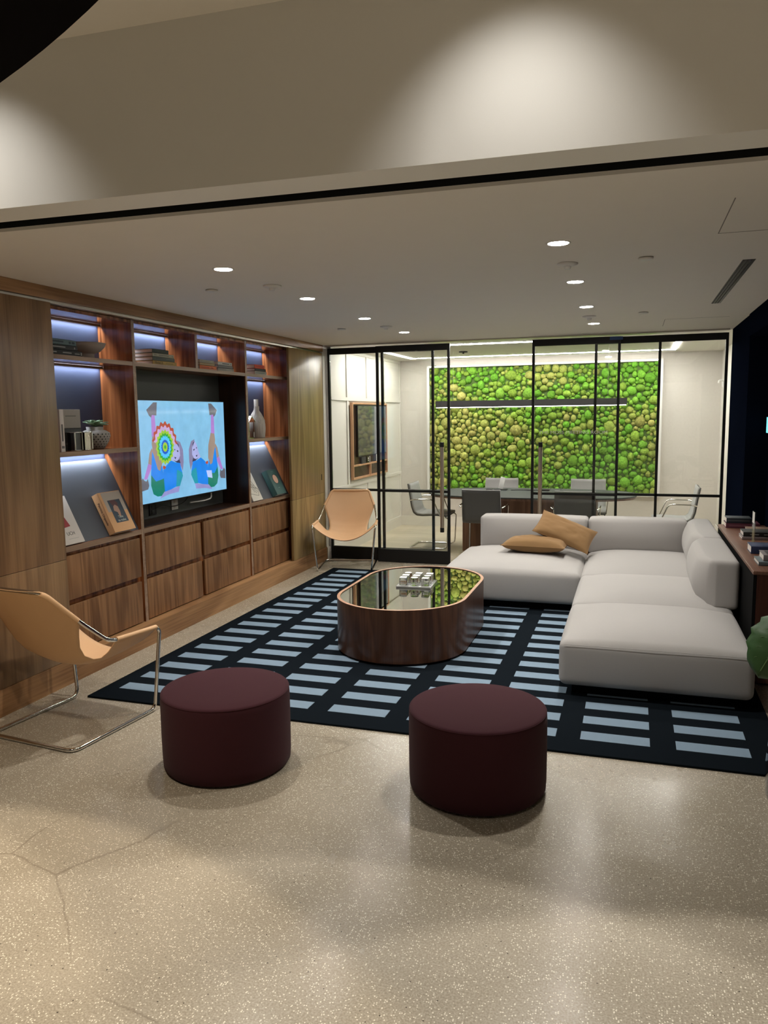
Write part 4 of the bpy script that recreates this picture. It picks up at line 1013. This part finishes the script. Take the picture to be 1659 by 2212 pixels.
# ============================================================ MEETING ROOM THINGS
# moss picture
mx0, mx1, mz0, mz1 = -2.83, .335, .535, 2.318
mw = empty('moss_wall', ((mx0+mx1)/2, YM-.05, mz0), 0, 'large framed wall picture of green and yellow pebble moss', 'moss picture')
b = MB()
for a, c in (((mx0-.035, YM-.085, mz0-.03), (mx0, YM-.001, mz1+.03)), ((mx1, YM-.085, mz0-.03), (mx1+.035, YM-.001, mz1+.03)), ((mx0, YM-.085, mz0-.03), (mx1, YM-.001, mz0)), ((mx0, YM-.085, mz1), (mx1, YM-.001, mz1+.018))): b.box(a, c)
b.build('frame', M['white'], mw)
b = MB(); b.box((mx0, YM-.03, mz0), (mx1, YM-.001, mz1)); b.build('backing', mat('moss_backing', (.08, .14, .03), .9), mw)
def moss_mat():
    m, n, l, p = nt('pebble_moss'); at = n.new('ShaderNodeAttribute'); at.attribute_name = 'tint'
    tc = n.new('ShaderNodeTexCoord'); nz = n.new('ShaderNodeTexNoise'); nz.inputs['Scale'].default_value = 45; nz.inputs['Detail'].default_value = 6; l.new(tc.outputs['Object'], nz.inputs['Vector'])
    hs = n.new('ShaderNodeMix'); hs.data_type = 'RGBA'; hs.blend_type = 'MULTIPLY'; hs.inputs['Factor'].default_value = .8
    rp = n.new('ShaderNodeValToRGB'); rp.color_ramp.elements[0].position = .3; rp.color_ramp.elements[1].position = .7; rp.color_ramp.elements[0].color = (.55, .55, .5, 1); rp.color_ramp.elements[1].color = (1.25, 1.2, 1.05, 1)
    l.new(nz.outputs['Fac'], rp.inputs[0]); l.new(at.outputs['Color'], hs.inputs['A']); l.new(rp.outputs[0], hs.inputs['B']); l.new(hs.outputs['Result'], p.inputs['Base Color'])
    p.inputs['Roughness'].default_value = .95; p.inputs['Specular IOR Level'].default_value = .1
    bp = n.new('ShaderNodeBump'); bp.inputs['Strength'].default_value = .8; bp.inputs['Distance'].default_value = .012; l.new(nz.outputs['Fac'], bp.inputs['Height']); l.new(bp.outputs['Normal'], p.inputs['Normal'])
    return m
rng = np.random.default_rng(5)
cen = np.zeros((0, 3))
for (rr, tries) in ((.080, 22), (.062, 150), (.050, 700), (.040, 2600), (.030, 7000), (.021, 7000)):
    for _ in range(tries):
        r_ = rr*rng.uniform(.88, 1.1); x = rng.uniform(mx0+r_*.6, mx1-r_*.6); z = rng.uniform(mz0+r_*.6, mz1-r_*.6)
        if len(cen):
            d = np.hypot(cen[:, 0]-x, cen[:, 1]-z)
            if (d < (cen[:, 2]+r_)*.80).any(): continue
        cen = np.vstack([cen, [x, z, r_]])
import bmesh
bm = bmesh.new(); bmesh.ops.create_icosphere(bm, subdivisions=2, radius=1); iv = [v.co.copy() for v in bm.verts]; ifc = [[v.index for v in f.verts] for f in bm.faces]; bm.free()
V = []; F = []; CC = []
for (x, z, r_) in cen:
    base = len(V); sq = rng.uniform(.85, 1.15); dep = rng.uniform(.75, 1.1); ph = Vector(rng.uniform(0, 50, 3))
    nz = noise.noise(Vector((x*.9+3, z*1.1, 2.0)))+.35*noise.noise(Vector((x*3.1, z*3.1, 7.0))); nz2 = rng.uniform(-.42, .42)
    g = (x-mx0)/(mx1-mx0)
    t = nz*1.5+nz2+(g-.42)*.75
    if t > .16: col = Vector((.12, .34, .035))
    elif t > -.12: col = Vector((.20, .33, .05))
    elif t > -.34: col = Vector((.27, .32, .08))
    else: col = Vector((.38, .37, .125))
    col = col.lerp(Vector((.21, .32, .06)), rng.uniform(.05, .55))*rng.uniform(.85, 1.35)
    off = rng.uniform(-.006, .012)
    for v in iv:
        k = 1+.16*noise.noise(v*1.7+ph)+.05*noise.noise(v*5+ph)
        V.append((x+v.x*r_*sq*k, YM-.03-off+v.y*min(.06, r_)*dep*k, z+v.z*r_/sq*k)); CC.append((col.x, col.y, col.z, 1))
    for f in ifc: F.append([base+i for i in f])
b = MB(); b.v = [Vector(v) for v in V]; b.f = F; b.m = [0]*len(F); b.sm = [True]*len(F)
mo = b.build('moss', moss_mat(), mw); mo['kind'] = 'stuff'
ca = mo.data.color_attributes.new('tint', 'FLOAT_COLOR', 'POINT'); ca.data.foreach_set('color', np.array(CC, dtype=np.float32).ravel())
b = MB(); b.box((mx0, YM-.083, mz1+.0185), (mx1, YM-.06, mz1+.024)); b.build('led_line', emis('moss_wall_led', (1, .98, .94), 3.5), mw)
# niche with screen on the left wall
ny0, ny1, nz0, nz1 = 8.95, 10.35, .86, 1.81
nb = empty('media_niche', (XML, (ny0+ny1)/2, nz0), 0, 'oak framed media niche with two open compartments on the meeting room wall', 'niche')
b = MB(); dx = .05; t = .022
b.box((XML+.015, ny0, nz0), (XML+dx, ny1, nz0+t)); b.box((XML+.015, ny0, nz1-t), (XML+dx, ny1, nz1)); b.box((XML+.015, ny0, nz0+t), (XML+dx, ny0+t, nz1-t)); b.box((XML+.015, ny1-t, nz0+t), (XML+dx, ny1, nz1-t))
b.box((XML+.015, ny0+t, 1.02), (XML+dx-.002, ny1-t, 1.04)); b.box((XML+.015, 9.62, nz0+t), (XML+dx-.002, 9.64, 1.02)); b.build('frame', M['oak'], nb)
b = MB(); b.box((XML+.0145, ny0+t, nz0+t), (XML+.018, ny1-t, nz1-t)); b.build('back_panel', wood('niche_dark_back', (.02, .012, .01), (.06, .03, .02), 'y', .3), nb)
ts = empty('meeting_screen', (XML+.03, 9.72, 1.14), 0, 'dark switched off screen inside the oak framed niche', 'television')
b = MB(); b.bbox((XML+.0185, 9.14, 1.135), (XML+.046, 10.30, 1.775), .003); b.build('casing', M['black'], ts)
b = MB(); b.box((XML+.0462, 9.148, 1.145), (XML+.0468, 10.292, 1.768)); b.build('screen', mat('meeting_screen_glass', (.09, .09, .09), .05, spec=1), ts)
for (y0_, w_, h_, m_, lab) in ((9.28, .16, .085, M['dark_rub'], 'grey plastic box left on the niche shelf'), (9.47, .15, .085, M['screen_off'], 'black box with white figures on the niche shelf')):
    e = empty('device_box', (XML+.035, y0_+w_/2, 1.0405), 0, lab, 'box', 'boxes on the niche shelf')
    b = MB(); b.bbox((XML+.022, y0_, 1.0405), (XML+.044, y0_+w_, 1.0405+h_), .003); b.build('body', m_, e)
    if m_ is M['screen_off']:
        b = MB(); b.box((XML+.0442, y0_+.05, 1.065), (XML+.0447, y0_+.075, 1.075)); b.box((XML+.0442, y0_+.05, 1.085), (XML+.0447, y0_+.075, 1.11)); b.build('figures', M['white'], e)
b = MB(); b.add([(XML+.047, 9.86, 1.0407), (XML+.047, 9.99, 1.0407), (XML+.042, 9.90, 1.14), (XML+.042, 9.87, 1.14)], [(0, 1, 2, 3)]); tag(b.build('leaflet', M['white'], thick=.002), 'white leaflet leaning in the niche', 'leaflet')
# meeting table
def superell(cx, cy, a, c, n_=72, p=2.6): return [(cx+a*math.copysign(abs(math.cos(t))**(2/p), math.cos(t)), cy+c*math.copysign(abs(math.sin(t))**(2/p), math.sin(t))) for t in [2*PI*i/n_ for i in range(n_)]]
mt = empty('meeting_table', (-1.15, 9.36, 0), 0, 'boat shaped meeting table with dark grey top and wooden base', 'table')
b = MB(); b.prism(superell(-1.15, 9.36, 1.22, .60), .688, .702); b.build('tabletop', M['tabletop'], mt)
b = MB(); b.prism(superell(-1.15, 9.36, 1.205, .585), .665, .6875); b.build('edge_trim', M['wood_m'], mt)
b = MB(); b.box((-1.93, 9.14, .002), (-.37, 9.60, .6645)); b.build('base', M['wood_m'], mt)
# chairs
def cant_chair():
    e = empty('meeting_chair', (0, 0, 0))
    prof = [(.23, .415), (.10, .425), (-.08, .415), (-.15, .42), (-.19, .45), (-.215, .52), (-.235, .65), (-.262, .80)]
    for nm, m_, off in (('shell_front', M['chair_l'], .011), ('shell_back', M['chair_d'], -.006)):
        b = MB(); vs = []; fs = []
        # smooth profile
        pr_ = []
        for i in range(len(prof)-1):
            for q in range(4):
                t = q/4; pr_.append((prof[i][0]*(1-t)+prof[i+1][0]*t, prof[i][1]*(1-t)+prof[i+1][1]*t))
        pr_.append(prof[-1])
        for i, (y, z) in enumerate(pr_):
            a = pr_[max(0, i-1)]; c = pr_[min(len(pr_)-1, i+1)]; tx, tz = c[0]-a[0], c[1]-a[1]; L_ = math.hypot(tx, tz); ny, nz = -tz/L_, tx/L_
            if i < 0: pass
            # normal pointing to the sitter
            ny, nz = (tz/L_, -tx/L_)
            for s_ in range(9):
                u = -1+s_/4; hw = .235-.02*(i/len(pr_))
                vs.append((u*hw, y+ny*off, z+nz*off+.004*u*u))
        n_ = 9
        fs = [(i*n_+j, i*n_+j+1, (i+1)*n_+j+1, (i+1)*n_+j) for i in range(len(pr_)-1) for j in range(n_-1)]
        b.add(vs, fs, 0, True); b.build(nm, m_, e, world=False, thick=.014)
    r = .009
    b = MB(); b.tube([(.225, .20, .40), (.225, .245, .385), (.225, .225, r), (.225, -.25, r), (-.225, -.25, r), (-.225, .225, r), (-.225, .245, .385), (-.225, .20, .40)], r, 10, bend=.05); b.build('frame', M['chrome'], e, world=False)
    for sx in (-1, 1):
        b = MB(); b.tube([(sx*.232, -.235, .60), (sx*.262, -.19, .615), (sx*.262, .06, .62), (sx*.24, .15, .405)], .008, 10, bend=.05); b.build('armrest', M['chrome'], e, world=False)
    return e
ch0 = cant_chair()
spots = [((-1.60, 8.83), 0, 'left chair on the near side of the meeting table, dark back to the glass'),
         ((-.575, 8.83), 0, 'right chair on the near side of the meeting table, dark back to the glass'),
         ((-1.63, 9.98), PI, 'pale meeting chair behind the table opposite the left near chair'),
         ((-.52, 9.98), PI, 'pale meeting chair behind the table opposite the right near chair'),
         ((-2.36, 9.40), -PI/2, 'meeting chair at the left end of the table, seen from the side'),
         ((.47, 9.42), PI/2, 'meeting chair at the right end of the table, near the white wall')]
for i, ((x, y), a, lab) in enumerate(spots):
    o = ch0 if i == 0 else copy_tree(ch0)
    o.location = (x, y, .001); o.rotation_euler = (0, 0, a); tag(o, lab, 'chair', 'cantilever chairs around the meeting table')
# things on the table
tz = .7025
b = MB(); b.bbox((-1.72, 9.53, tz), (-1.64, 9.62, tz+.022), .01); tag(b.build('conference_mouse', M['dark_rub']), 'small black puck left on the meeting table', 'mouse')
e = empty('tablet_dock', (-1.55, 9.66, tz), 0, 'white handset standing in a flat black dock on the meeting table', 'phone')
b = MB(); b.bbox((-1.64, 9.62, tz), (-1.47, 9.70, tz+.012), .004); b.build('dock', M['dark_rub'], e)
b = MB(); b.bbox((-.03, -.008, 0), (.03, .008, .15), .004, T=Matrix.Translation((-1.555, 9.66, tz+.0125)) @ Matrix.Rotation(.22, 4, 'Y')); b.build('handset', M['white'], e)
tag(tube_obj('charging_cable', [(-1.42, 9.62, tz+.004), (-1.3, 9.68, tz+.004), (-1.2, 9.60, tz+.004), (-1.1, 9.67, tz+.004), (-1.32, 9.70, tz+.004), (-1.0, 9.64, tz+.004)], .004, M['dark_rub'], None, .05), 'tangled black cable lying across the meeting table', 'cable')
b = MB(); b.bbox((-1.04, 9.6, tz), (-.95, 9.66, tz+.022), .005); tag(b.build('power_adapter', M['dark_rub']), 'black power adapter on the meeting table', 'adapter')
tag(tube_obj('looped_cable', [(-.95, 9.66, tz+.004), (-.93, 9.72, tz+.06), (-.86, 9.75, tz+.075), (-.80, 9.72, tz+.04), (-.83, 9.66, tz+.004), (-.78, 9.60, tz+.004)], .003, M['dark_rub'], None, .03), 'thin cable standing up in a loop on the meeting table', 'cable')
# linear pendant
e = empty('linear_pendant', (-1.19, 9.4, 1.73), 0, 'long black linear pendant lamp hanging over the meeting table', 'pendant lamp')
b = MB(); b.box((-2.32, 9.375, 1.735), (-.065, 9.425, 1.812)); b.build('housing', mat('graphite_housing', (.035, .033, .033), .5), e)
b = MB(); b.box((-2.31, 9.38, 1.728), (-.075, 9.42, 1.7345)); b.build('diffuser', emis('pendant_diffuser', (1, .97, .92), 9), e)
b = MB()
for x in (-2.1, -.28): b.tube([(x, 9.4, 1.812), (x, 9.4, ZC-.001)], .0012, 6)
b.build('suspension_wire', M['alu'], e)
b = MB(); b.cyl((-2.05, 9.75, ZC-.014), .055, .012, 24); b.cyl((-2.05, 9.75, ZC-.03), .012, .016, 12); tag(b.build('ceiling_canopy', M['black']), 'small black round fitting on the meeting room ceiling', 'ceiling fitting')
b = MB(); b.tube([(XMR-.001, 10.75, 2.03), (XMR-.07, 10.75, 2.035), (XMR-.075, 10.75, 2.0)], .012, 10, bend=.02); b.cyl((XMR-.02, 10.75, 1.95), .018, .07, 14); tag(b.build('wall_hook', M['white']), 'small white hook high on the right meeting room wall', 'hook')
